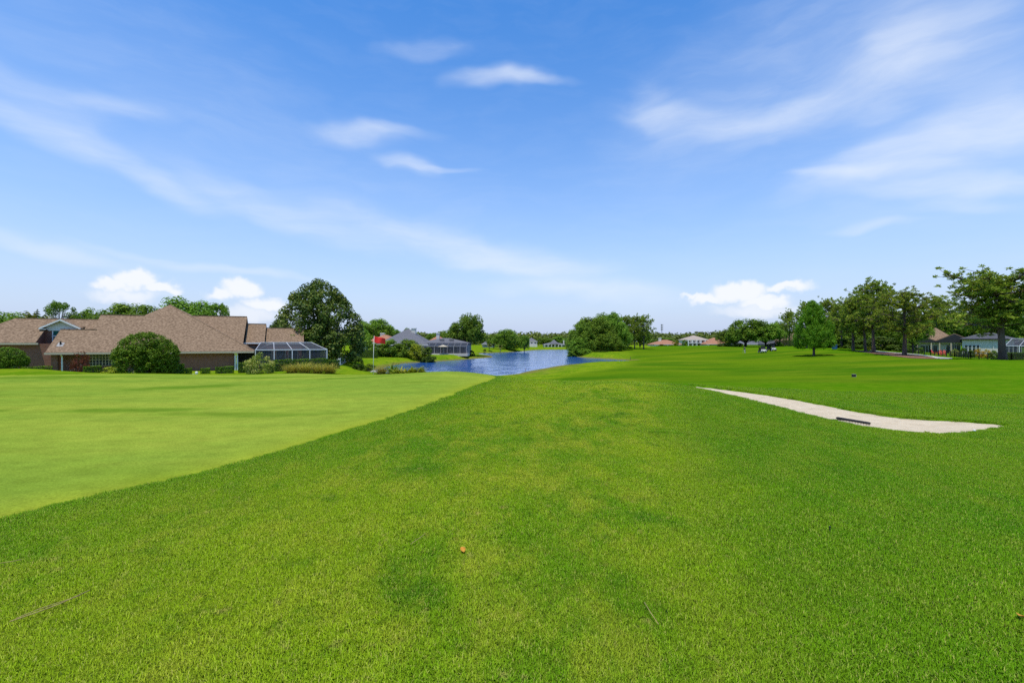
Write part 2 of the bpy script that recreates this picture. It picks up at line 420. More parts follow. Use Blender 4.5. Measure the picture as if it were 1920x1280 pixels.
_lk = [onz(px, py, LAKE_Z) for px, py in [(720,689),(750,681.5),(782,679.5),(823,677.5),(877,673.5),(905,671.5),(927,669.5),(918,666.5),(893,663),(905,661.8),(935,661),(975,659.2),(996,656.8),(1020,655.6),(1062,655.2),
       (1110,655.4),(1064,661.5),(1066,665),(1082,669),(1096,670.6),(1120,671.8),(1158,674),(1198,677.2),(1185,679.4),(1150,680.3),(1097,680.6),(1050,685),(1030,689),(989,696),(965,703)]]+[(-8,61),(-15,63),(-22,69),(-24,77)]
LAKE = chaikin(_lk, 2)
_bk = [(1236,724,23.0),(1285,727,21.6),(1340,731,20.3),(1400,736,18.9),(1460,744,17.6),(1520,755,16.1),(1600,771,14.2),(1680,783,12.9),(1790,790,11.9),(1900,795,10.7),
       (1860,799,10.2),(1800,803,9.7),(1740,807,9.4),(1660,800,9.9),(1560,784,11.2),(1440,761,13.9),(1350,741,17.2),(1300,733,19.6)]
BUNKER = chaikin([(at(*p).x, p[2]) for p in _bk], 2)
_gr = [(-4.95,4.3),(-4.75,5.0),(-4.35,5.5),(-3.85,6.4),(-3.2,8.7),(-2.62,10.66),(-2.0,12.8),(-1.46,15.6),(-.85,18.4),(-.6,20.3),(-.9,22.3),(-2.2,24.2),(-5,26),(-9,27.2),(-14,27.6),(-20,27),(-27,26.2),(-34,24),(-37,18),(-33,10),(-22,3),(-11,.6),(-6.3,2.3)]
GREEN = chaikin(_gr, 2)
def height(x, y):
    z = base_h(x, y)
    r = np.hypot(x, y)
    # gentle natural undulation
    z = z + .035*np.sin(x*.31+1.3)*np.sin(y*.23+.4)*sm((r-6)/20)+.02*np.sin(x*.83+y*.2)*np.sin(y*.61-x*.3)*sm((r-5)/12)*(1-sm((r-90)/60))
    dl = sdf(LAKE, x, y)
    z = np.where(dl > 0, LAKE_Z+.03+(np.maximum(z, LAKE_Z+.35)-LAKE_Z-.03)*sm((dl+.6)/5.0), LAKE_Z+.03-np.minimum(.9, -dl*.35))
    db = sdf(BUNKER, x, y)
    z = z - .42*sm((.12-db)/.30) + .02*np.exp(-((db-.35)/.3)**2)
    return z
def hz(x, y): return float(height(np.array([float(x)]), np.array([float(y)]))[0])

def grass_nodes(nt, near_detail=True):
    """colour of the turf from world position: patches of deep, fresh, yellowish and dry grass"""
    g = node(nt, 'ShaderNodeNewGeometry')
    def noise(scale, detail=3, stretch=(1, 1, 1), rot=0, rough=.55):
        mp = node(nt, 'ShaderNodeMapping'); mp.inputs['Scale'].default_value = stretch; mp.inputs['Rotation'].default_value = (0, 0, rot)
        nt.links.new(g.outputs['Position'], mp.inputs[0])
        n = node(nt, 'ShaderNodeTexNoise'); n.inputs['Scale'].default_value = scale; n.inputs['Detail'].default_value = detail; n.inputs['Roughness'].default_value = rough
        nt.links.new(mp.outputs[0], n.inputs['Vector']); return n.outputs['Fac']
    def ramp(f, lo, hi):
        m = node(nt, 'ShaderNodeMapRange', interpolation_type='SMOOTHSTEP'); m.inputs['From Min'].default_value = lo; m.inputs['From Max'].default_value = hi
        nt.links.new(f, m.inputs['Value']); return m.outputs[0]
    def mix(f, a, b):
        m = node(nt, 'ShaderNodeMix', data_type='RGBA')
        if isinstance(f, float): m.inputs[0].default_value = f
        else: nt.links.new(f, m.inputs[0])
        for i, v in ((6, a), (7, b)):
            if isinstance(v, tuple): m.inputs[i].default_value = (*v, 1)
            else: nt.links.new(v, m.inputs[i])
        return m.outputs[2]
    big = noise(.30, 4, (1, .8, 1), R(25)); med = noise(1.25, 5, (1.5, .8, 1), R(-32), .65); fin = noise(7.0, 4)
    c = mix(ramp(big, .34, .66), (.074, .182, .003), (.172, .258, .006))
    c = mix(math_n(nt, 'MULTIPLY', ramp(med, .40, .70), .85), c, (.225, .27, .016))
    c = mix(ramp(noise(.9, 4, (1, 1, 1), .7, .6), .56, .74), c, (.048, .135, .004))
    c = mix(math_n(nt, 'MULTIPLY', ramp(noise(3.2, 6, (1, 1, 1), .3, .7), .52, .72), .6), c, (.042, .125, .003))
    c = mix(math_n(nt, 'MULTIPLY', ramp(noise(4.3, 6, (1.3, .8, 1), 1.1, .7), .57, .74), .6), c, (.25, .25, .03))
    c = mix(math_n(nt, 'MULTIPLY', ramp(fin, .60, .78), .6), c, (.33, .26, .08))
    # the right-hand side of the rise is mixed towards a deeper green
    sx = node(nt, 'ShaderNodeSeparateXYZ'); nt.links.new(g.outputs['Position'], sx.inputs[0])
    side = math_n(nt, 'SUBTRACT', sx.outputs[0], math_n(nt, 'MULTIPLY', sx.outputs[1], .30))
    side = math_n(nt, 'ADD', side, math_n(nt, 'MULTIPLY', math_n(nt, 'SUBTRACT', med, .5), 3.0))
    c = mix(math_n(nt, 'MULTIPLY', ramp(side, -.2, 1.4), .66), c, (.048, .148, .002))
    return c, noise, ramp, mix
def ground_mat(green=False):
    m, nt, b = new_mat('putting_green_turf' if green else 'turf')
    c, noise, ramp, mix = grass_nodes(nt)
    a = node(nt, 'ShaderNodeAttribute', attribute_name='zone'); s = node(nt, 'ShaderNodeSeparateColor'); nt.links.new(a.outputs['Color'], s.inputs[0])
    # thatch tone with the shade between blades painted in, near rough only
    gp = node(nt, 'ShaderNodeNewGeometry'); dl = node(nt, 'ShaderNodeVectorMath', operation='LENGTH'); nt.links.new(gp.outputs['Position'], dl.inputs[0])
    c = mix(math_n(nt, 'MULTIPLY', ramp(dl.outputs['Value'], 20.0, 6.0), .6), c, (.045, .062, .008))
    # fairway: even, alternating mown bands
    f = mix(ramp(noise(.045, 3, (.7, 1.5, 1), R(8)), .36, .64), (.052, .135, .004), (.105, .182, .005))
    f = mix(math_n(nt, 'MULTIPLY', ramp(noise(.10, 5, (.6, 1.4, 1), R(-6)), .45, .75), .7), f, (.195, .225, .012))
    c = mix(s.outputs[1], c, f)
    # collar of the green: dense fresh grass
    c = mix(s.outputs[2], c, (.060, .160, .004))
    # the green itself: pale, fine
    gr = mix(ramp(noise(.20, 4, (.5, 1.5, 1), R(12)), .36, .66), (.178, .268, .030), (.285, .338, .040))
    gr = mix(math_n(nt, 'MULTIPLY', ramp(noise(.15, 3, (.38, 1.7, 1), R(-14)), .56, .66), .75), gr, (.085, .175, .010))
    gr = mix(math_n(nt, 'MULTIPLY', ramp(noise(2.4, 5, (.7, 1.3, 1)), .42, .7), .35), gr, (.215, .305, .030))
    gr = mix(math_n(nt, 'MULTIPLY', ramp(noise(42, 5, (1, 1, 1), 0, .8), .42, .66), .6), gr, (.125, .20, .014))
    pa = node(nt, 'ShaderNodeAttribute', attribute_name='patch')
    gr = mix(math_n(nt, 'MULTIPLY', pa.outputs['Fac'], .62), gr, (.060, .155, .006))  # hollow shade mixed into the green as a darker colour
    gr = mix(math_n(nt, 'MULTIPLY', a.outputs['Alpha'], .6), gr, (.29, .31, .018))
    c = mix(s.outputs[0], c, gr)
    # bleached, muddy margin along the waterline
    szp = node(nt, 'ShaderNodeSeparateXYZ'); nt.links.new(gp.outputs['Position'], szp.inputs[0])
    mud = math_n(nt, 'ADD', szp.outputs[2], math_n(nt, 'MULTIPLY', math_n(nt, 'SUBTRACT', noise(.6, 4), .5), .5))
    c = mix(math_n(nt, 'MULTIPLY', ramp(mud, -2.75, -3.1), .75), c, (.17, .135, .045))
    # fine blade-to-blade variation
    v = node(nt, 'ShaderNodeMapRange'); nt.links.new(noise(38, 3, (1, 1, 1), 0, .7), v.inputs['Value'])
    v.inputs['From Min'].default_value = .3; v.inputs['From Max'].default_value = .7; v.inputs['To Min'].default_value = .74; v.inputs['To Max'].default_value = 1.22
    v2 = node(nt, 'ShaderNodeMapRange'); nt.links.new(noise(2.2, 5, (.8, 1.2, 1), .4, .7), v2.inputs['Value'])
    v2.inputs['From Min'].default_value = .3; v2.inputs['From Max'].default_value = .7; v2.inputs['To Min'].default_value = .84; v2.inputs['To Max'].default_value = 1.16
    h = node(nt, 'ShaderNodeHueSaturation'); nt.links.new(c, h.inputs['Color']); nt.links.new(math_n(nt, 'MULTIPLY', v.outputs[0], v2.outputs[0]), h.inputs['Value'])
    nt.links.new(h.outputs[0], b.inputs['Base Color'])
    b.inputs['Roughness'].default_value = .9; b.inputs['Specular IOR Level'].default_value = 0
    bp = node(nt, 'ShaderNodeBump'); bp.inputs['Strength'].default_value = .55; bp.inputs['Distance'].default_value = .02
    nt.links.new(noise(22, 4, (1, 1, 1), 0, .7), bp.inputs['Height']); nt.links.new(bp.outputs[0], b.inputs['Normal'])
    return m
M['turf'] = ground_mat()
def make_ground():
    az_ = np.concatenate([np.arange(-180, -62, 4), np.arange(-62, 62, .17), np.arange(62, 180, 4)])*math.pi/180
    rr = np.concatenate([np.geomspace(.15, 1.5, 8)[:-1], np.geomspace(1.5, 60, 270)[:-1], np.geomspace(60, 340, 130)[:-1], np.geomspace(340, 5000, 26)])
    A, Rr = np.meshgrid(az_, rr); X = Rr*np.sin(A); Y = Rr*np.cos(A)
    Z = height(X, Y)
    zone = np.zeros(X.shape+(4,)); zone[..., 3] = 1
    dg = sdf(GREEN, X, Y) + .05*np.sin(X*5+Y*3)*np.sin(Y*4)+.06*np.sin(X*1.3+2*np.sin(Y*.7))
    zone[..., 0] = sm((.06-dg)/.12)
    fair = np.array([(2,33),(9,30),(16,31),(24,30),(34,34),(46,44),(58,60),(66,80),(70,105),(78,150),(60,185),(42,180),(38,140),(28,110),(22,80),(10,60),(3,46)], float)
    zone[..., 1] = sm((3-sdf(chaikin(fair), X, Y))/5)
    zone[..., 2] = np.exp(-np.clip(dg, 0, None)/1.3)*.85
    zone[..., 3] = np.exp(-np.clip(-dg, 0, None)/.45)
    patch = np.zeros(X.shape)          # shade of the green's shallow hollows, painted as darker strokes
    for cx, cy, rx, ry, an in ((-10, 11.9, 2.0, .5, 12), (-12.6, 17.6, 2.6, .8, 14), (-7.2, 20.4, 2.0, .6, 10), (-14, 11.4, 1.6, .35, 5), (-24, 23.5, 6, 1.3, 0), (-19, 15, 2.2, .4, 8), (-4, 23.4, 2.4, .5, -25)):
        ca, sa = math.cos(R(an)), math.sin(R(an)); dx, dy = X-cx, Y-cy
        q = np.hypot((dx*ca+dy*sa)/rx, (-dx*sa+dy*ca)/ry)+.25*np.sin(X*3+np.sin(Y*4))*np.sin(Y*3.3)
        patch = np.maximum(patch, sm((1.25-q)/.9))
    na, nr = len(az_), len(rr)
    I = np.arange(na*nr).reshape(nr, na)
    q = np.stack([I[:-1], np.roll(I, -1, 1)[:-1], np.roll(I, -1, 1)[1:], I[1:]], -1).reshape(-1, 4)[:, ::-1]
    V = np.stack([X, Y, Z], -1).reshape(-1, 3); zc = zone.reshape(-1, 4)
    cap_f = None
    gq = (zc[q, 0].mean(1) > .5)
    for nm, sel in (('ground', ~gq), ('putting_green', gq)):
        f = q[sel]; used, inv = np.unique(f, return_inverse=True)
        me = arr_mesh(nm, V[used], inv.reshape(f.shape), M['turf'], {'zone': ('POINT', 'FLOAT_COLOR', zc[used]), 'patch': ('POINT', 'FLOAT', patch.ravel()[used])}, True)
        tag(link(nm, me), kind='structure', label={'ground': 'mown rough grass and fairway running out to the lake and houses', 'putting_green': 'pale smooth putting green on the left'}[nm])
make_ground()

# lake
def water_mat():
    m, nt, b = new_mat('lake_water')
    b.inputs['Base Color'].default_value = (.018, .085, .31, 1); b.inputs['Roughness'].default_value = .13; b.inputs['IOR'].default_value = 1.33
    b.inputs['Specular IOR Level'].default_value = .42
    g = node(nt, 'ShaderNodeNewGeometry'); hsum = None
    for sc_, w, st in ((.9, 1.0, (1, .55, 1)), (.3, 1.8, (1, .4, 1))):
        mp = node(nt, 'ShaderNodeMapping'); mp.inputs['Scale'].default_value = st; nt.links.new(g.outputs['Position'], mp.inputs[0])
        n = node(nt, 'ShaderNodeTexNoise'); n.inputs['Scale'].default_value = sc_; n.inputs['Detail'].default_value = 2.5; nt.links.new(mp.outputs[0], n.inputs['Vector'])
        h = math_n(nt, 'MULTIPLY', n.outputs['Fac'], w); hsum = h if hsum is None else math_n(nt, 'ADD', hsum, h)
    # calm lanes and breeze-ruffled patches
    mp = node(nt, 'ShaderNodeMapping'); mp.inputs['Scale'].default_value = (.35, 1, 1); nt.links.new(g.outputs['Position'], mp.inputs[0])
    n = node(nt, 'ShaderNodeTexNoise'); n.inputs['Scale'].default_value = .09; n.inputs['Detail'].default_value = 3; nt.links.new(mp.outputs[0], n.inputs['Vector'])
    mr = node(nt, 'ShaderNodeMapRange'); mr.inputs['From Min'].default_value = .38; mr.inputs['From Max'].default_value = .62; mr.inputs['To Min'].default_value = .35; mr.inputs['To Max'].default_value = 1
    nt.links.new(n.outputs['Fac'], mr.inputs['Value'])
    bp = node(nt, 'ShaderNodeBump'); bp.inputs['Distance'].default_value = .17
    nt.links.new(mr.outputs[0], bp.inputs['Strength']); nt.links.new(hsum, bp.inputs['Height']); nt.links.new(bp.outputs[0], b.inputs['Normal'])
    return m
M['water'] = water_mat()
_c = LAKE.mean(0); _o = LAKE+(LAKE-_c)/np.linalg.norm(LAKE-_c, axis=1)[:, None]*.3
bm = bmesh.new(); bm.faces.new([bm.verts.new((x, y, LAKE_Z)) for x, y in _o]); bmesh.ops.triangulate(bm, faces=bm.faces)
me = bpy.data.meshes.new('lake'); bm.to_mesh(me); bm.free(); me.materials.append(M['water'])
for p in me.polygons:
    if p.normal.z < 0: p.flip()
tag(link('lake', me), kind='structure', label='blue rippled lake winding away between the lawns')

# draped sheets (sand, mulch, path)
def drape(name, poly, step, lift, mt, label, edge=0, kind='structure', zfun=None):
    from mathutils.geometry import delaunay_2d_cdt
    P = np.array(poly)
    L = []
    for i in range(len(P)):
        a, b = P[i], P[(i+1) % len(P)]; n = max(1, int(np.linalg.norm(b-a)/step))
        L += [tuple(a+(b-a)*k/n) for k in range(n)]
    gx, gy = np.meshgrid(np.arange(P[:, 0].min(), P[:, 0].max(), step), np.arange(P[:, 1].min(), P[:, 1].max(), step))
    ins = sdf(P, gx, gy) < -step*.4
    pts = [Vector(p) for p in L]+[Vector((x, y)) for x, y in zip(gx[ins], gy[ins])]
    nb = len(L)
    v, e, f, *_ = delaunay_2d_cdt(pts, [(i, (i+1) % nb) for i in range(nb)], [list(range(nb))], 1, 1e-5)
    xy = np.array([(p.x, p.y) for p in v]); z = (zfun or height)(xy[:, 0], xy[:, 1])+lift
    me = arr_mesh(name, np.column_stack([xy, z]), np.array([list(t) for t in f]), mt, smooth=True)
    for p in me.polygons:
        if p.normal.z < 0: p.flip()
    return tag(link(name, me), label, kind=kind)
M['sand'] = mat('bunker_sand', (.52, .46, .385), .95, (.66, .60, .52), 14, .35, 8, coord='Generated')
def sand_mat():
    m = mat('bunker_sand2', (.58, .465, .30), .95, (.69, .565, .385), 2.2, .5, 8)
    return m
M['sand'] = sand_mat()
def rake_lines():
    nt = M['sand'].node_tree; b = nt.nodes['Principled BSDF']; bp0 = next(n for n in nt.nodes if n.type == 'BUMP')
    t = node(nt, 'ShaderNodeTexCoord'); w = node(nt, 'ShaderNodeTexWave'); w.inputs['Scale'].default_value = 4.5; w.inputs['Distortion'].default_value = 4; w.inputs['Detail'].default_value = 3; w.inputs['Detail Scale'].default_value = .8
    nt.links.new(t.outputs['Object'], w.inputs['Vector'])
    bp = node(nt, 'ShaderNodeBump'); bp.inputs['Strength'].default_value = .8; bp.inputs['Distance'].default_value = .03
    nt.links.new(w.outputs['Fac'], bp.inputs['Height']); nt.links.new(bp0.outputs[0], bp.inputs['Normal']); nt.links.new(bp.outputs[0], b.inputs['Normal'])
rake_lines()
def sand_h(x, y):
    d = sdf(BUNKER, x, y)
    return base_h(x, y)-.045-.10*sm(-d/1.6)+.012*np.sin(x*9+y*4)*np.sin(y*7)
BUNKER_OUT = BUNKER
def grow(P, k):
    t = np.roll(P, -1, 0)-np.roll(P, 1, 0); n = np.column_stack([t[:, 1], -t[:, 0]]); n /= np.linalg.norm(n, axis=1)[:, None]
    q = P+n*k
    return q if sdf(P, q[:, 0], q[:, 1]).mean() > 0 else P-n*k
drape('sand_bunker', grow(BUNKER, .07), .2, 0, M['sand'], 'long pale sand bunker below the rise on the right', zfun=sand_h)

# ------------------------------------------------------------------ grass blades in the rough near the viewer
def blade_mat():
    m, nt, b = new_mat('grass_blade')
    c, noise, ramp, mix = grass_nodes(nt)
    a = node(nt, 'ShaderNodeAttribute', attribute_name='collar', attribute_type='INSTANCER')
    c = mix(a.outputs['Fac'], c, (.060, .160, .004))
    v = node(nt, 'ShaderNodeAttribute', attribute_name='var')
    c = mix(math_n(nt, 'MULTIPLY', ramp(v.outputs['Fac'], .84, .99), .7), c, (.24, .215, .06))
    mr = node(nt, 'ShaderNodeMapRange'); mr.inputs['To Min'].default_value = 1.0; mr.inputs['To Max'].default_value = 2.3
    nt.links.new(v.outputs['Fac'], mr.inputs['Value'])
    h = node(nt, 'ShaderNodeHueSaturation'); nt.links.new(c, h.inputs['Color']); nt.links.new(mr.outputs[0], h.inputs['Value'])
    nt.links.new(h.outputs[0], b.inputs['Base Color']); b.inputs['Roughness'].default_value = .6; b.inputs['Specular IOR Level'].default_value = .05
    # thin rolled blades scatter light as if facing up: lean the shading normal upward
    g = node(nt, 'ShaderNodeNewGeometry'); va = node(nt, 'ShaderNodeVectorMath', operation='MULTIPLY_ADD'); va.inputs[1].default_value = (.45, .45, .45); va.inputs[2].default_value = (0, 0, .8)
    nn = node(nt, 'ShaderNodeVectorMath', operation='NORMALIZE'); nt.links.new(g.outputs['Normal'], va.inputs[0]); nt.links.new(va.outputs[0], nn.inputs[0]); nt.links.new(nn.outputs[0], b.inputs['Normal'])
    tr = node(nt, 'ShaderNodeBsdfTranslucent'); nt.links.new(h.outputs[0], tr.inputs['Color'])
    mx = node(nt, 'ShaderNodeMixShader'); mx.inputs[0].default_value = .25
    nt.links.new(b.outputs[0], mx.inputs[1]); nt.links.new(tr.outputs[0], mx.inputs[2]); nt.links.new(mx.outputs[0], nt.nodes['Material Output'].inputs[0])
    return m
M['blade'] = blade_mat()
def tuft_mesh(seed, n=150, rad=.085):
    g = np.random.default_rng(seed)
    r = rad*np.sqrt(g.random(n)); t = g.random(n)*2*math.pi
    bx, by = r*np.cos(t), r*np.sin(t)
    L = g.uniform(.014, .032, n); W = g.uniform(.0011, .0022, n); az_ = g.random(n)*2*math.pi; lean = g.uniform(.25, 1.3, n)
    dx, dy = np.cos(az_), np.sin(az_); sx, sy = -dy, dx
    def P(f, l): return bx+dx*L*f*np.sin(l), by+dy*L*f*np.sin(l), L*f*np.cos(l)
    x1, y1, z1 = P(.55, lean*.6); x2, y2, z2 = P(1.0, lean)
    V = np.stack([np.stack([bx-sx*W, by-sy*W, np.full(n, -.004)], -1), np.stack([bx+sx*W, by+sy*W, np.full(n, -.004)], -1),
                  np.stack([x1+sx*W*.8, y1+sy*W*.8, z1], -1), np.stack([x1-sx*W*.8, y1-sy*W*.8, z1], -1), np.stack([x2, y2, z2], -1)], 1).reshape(-1, 3)
    b = np.arange(n)*5
    F = np.concatenate([np.stack([b, b+1, b+2], -1), np.stack([b, b+2, b+3], -1), np.stack([b+3, b+2, b+4], -1)])
    var = np.tile(g.random(n), 3)
    return arr_mesh('grass_tuft', V, F, M['blade'], {'var': ('FACE', 'FLOAT', var)})
tuft_col = bpy.data.collections.new('grass_tufts')
for k in range(5):
    tuft_col.objects.link(bpy.data.objects.new('grass_tuft', tuft_mesh(100+k)))
def scatter_grass():
    g = np.random.default_rng(5)
    X, Y, S, C = [], [], [], []
    N = 300000
    # candidates uniform over the ground in front of the viewer, a few metres wider than the view
    y = g.uniform(7.5, 22.0, N); x = g.uniform(-29, 29, N); dens0 = N/(58*14.5)
    k = np.abs(x) < 1.2*y+2.5; x, y = x[k], y[k]
    want = np.where(y < 9, 150, 150*(9/y)**1.5)
    keep = g.random(len(x)) < want/dens0
    x, y = x[keep], y[keep]
    gx, gy = np.meshgrid(np.arange(-12, 12, .072), np.arange(.3, 7.5, .072))       # near turf: an even, jittered stand without bare gaps
    gx = (gx+g.uniform(-.036, .036, gx.shape)).ravel(); gy = (gy+g.uniform(-.036, .036, gy.shape)).ravel()
    k = np.abs(gx) < 1.2*gy+2.5
    x, y = np.concatenate([x, gx[k]]), np.concatenate([y, gy[k]])
    dg = sdf(GREEN, x, y); db = sdf(BUNKER, x, y)
    k = (dg > .03) & (db > .03)
    x, y, dg = x[k], y[k], dg[k]
    z = height(x, y)
    n = len(x)
    me = bpy.data.meshes.new('rough_grass'); me.vertices.add(n)
    me.vertices.foreach_set('co', np.column_stack([x, y, z]).astype(np.float32).ravel())
    patch = .5+.5*np.sin(x*1.1+np.sin(y*.9)*2)*np.sin(y*1.3+np.sin(x*.7)*2)
    s = (g.uniform(.75, 1.2, n)*(.85+.35*patch)*np.where(y > 9, 1+.03*(y-9), 1)).astype(np.float32)
    for nm, d in (('collar', np.exp(-np.clip(dg, 0, None)/1.3)*.85), ('s', s), ('rot', g.random(n)*6.283), ('pick', g.integers(0, 5, n))):
        a_ = me.attributes.new(nm, 'FLOAT', 'POINT'); a_.data.foreach_set('value', np.asarray(d, np.float32))
    o = tag(link('rough_grass', me), 'short mown rough grass blades covering the foreground rise', 'grass', kind='stuff')
    ng = bpy.data.node_groups.new('scatter_tufts', 'GeometryNodeTree')
    ng.interface.new_socket('Geometry', in_out='INPUT', socket_type='NodeSocketGeometry'); ng.interface.new_socket('Geometry', in_out='OUTPUT', socket_type='NodeSocketGeometry')
    gi = ng.nodes.new('NodeGroupInput'); go = ng.nodes.new('NodeGroupOutput')
    ci = ng.nodes.new('GeometryNodeCollectionInfo'); ci.inputs['Collection'].default_value = tuft_col; ci.inputs['Separate Children'].default_value = True; ci.inputs['Reset Children'].default_value = True
    ip = ng.nodes.new('GeometryNodeInstanceOnPoints'); ip.inputs['Pick Instance'].default_value = True
    def named(nm):
        na = ng.nodes.new('GeometryNodeInputNamedAttribute'); na.data_type = 'FLOAT'; na.inputs['Name'].default_value = nm; return na.outputs[0]
    cx = ng.nodes.new('ShaderNodeCombineXYZ'); ng.links.new(named('rot'), cx.inputs[2])
    er = ng.nodes.new('FunctionNodeEulerToRotation'); ng.links.new(cx.outputs[0], er.inputs[0])
    ng.links.new(gi.outputs[0], ip.inputs['Points']); ng.links.new(ci.outputs[0], ip.inputs['Instance'])
    ng.links.new(named('pick'), ip.inputs['Instance Index']); ng.links.new(er.outputs[0], ip.inputs['Rotation']); ng.links.new(named('s'), ip.inputs['Scale'])
    ng.links.new(ip.outputs[0], go.inputs[0])
    md = o.modifiers.new('scatter', 'NODES'); md.node_group = ng
    print('grass tufts', n)
scatter_grass()
# ------------------------------------------------------------------ vegetation
RNG = np.random.default_rng(11)
def rdir(g, n):
    v = g.normal(size=(n, 3)); return v/np.linalg.norm(v, axis=1)[:, None]
def leaf_arrays(g, pos, nrm, size, asp=.55):
    n = len(pos); nrm = nrm/(np.linalg.norm(nrm, axis=1)[:, None]+1e-9)
    t = np.cross(nrm, rdir(g, n)); t /= np.linalg.norm(t, axis=1)[:, None]+1e-9
    b = np.cross(nrm, t); s = size[:, None]
    V = np.stack([pos-t*s*.5, pos+b*s*asp*.5+nrm*s*.08, pos+t*s*.5, pos-b*s*asp*.5+nrm*s*.08], 1).reshape(-1, 3)
    return V, np.arange(4*n).reshape(-1, 4)
def crown_mesh(name, lobes, n, size, mt, seed, inner=.25, jit=.65, up=.25, zmin=0.0, asp=.6):
    g = np.random.default_rng(seed)
    L = np.array(lobes)                       # x y z r (optional rz factor)
    w = L[:, 3]**2; idx = g.choice(len(L), n, p=w/w.sum())
    d = rdir(g, n); d[:, 2] = np.where(g.random(n) < .3, np.abs(d[:, 2]), d[:, 2])
    r = np.where(g.random(n) < inner, g.uniform(.3, .8, n), g.uniform(.8, 1.08, n))
    pos = L[idx, :3]+d*(L[idx, 3]*r)[:, None]
    pos[:, 2] = np.maximum(pos[:, 2], zmin+g.random(n)*.02)
    nrm = d+np.array([0, 0, up])+rdir(g, n)*jit
    V, F = leaf_arrays(g, pos, nrm, size*g.uniform(.65, 1.35, n), asp)
    lobe_var = g.random(len(L))
    var = np.clip(.55*g.random(n)+.45*lobe_var[idx], 0, 1)
    return arr_mesh(name, V, F, mt, {'var': ('FACE', 'FLOAT', var)})
def profile_lobes(g, zs, ws, n, r0, r1, fill=.0, ecc=.12):
    """lobes on a body of revolution with half-width ws(zs)"""
    out = []
    zz = np.linspace(zs[0], zs[-1], 200); wz = np.interp(zz, zs, ws); p = wz+.03; p /= p.sum()
    for _ in range(n):
        z = g.choice(zz, p=p); w = np.interp(z, zs, ws); a = g.random()*2*math.pi
        r = g.uniform(r0, r1); k = 1 if g.random() > fill else g.random()
        rho = max(0, w*(1+ecc*math.sin(2*a+z*7)+ecc*.6*g.normal())-r*.85)*k
        out.append((rho*math.cos(a), rho*math.sin(a), z, r))
    return out
def limbs(mb, g, trunk_top, targets, r0, seg=5):
    for t in targets:
        a = Vector(trunk_top)*1.0; a.z *= g.uniform(.75, 1.0); b = Vector(t)
        m = a.lerp(b, .5)+Vector((g.normal()*.02, g.normal()*.02, .03))
        mb.tube([a, m, b], [r0, r0*.6, r0*.2], seg)
PROTO = {}
def proto(name, trunk_mb, bark, crown):
    tr = trunk_mb.mesh(name+'_trunk', M[bark], True) if trunk_mb else None
    PROTO[name] = (tr, crown)
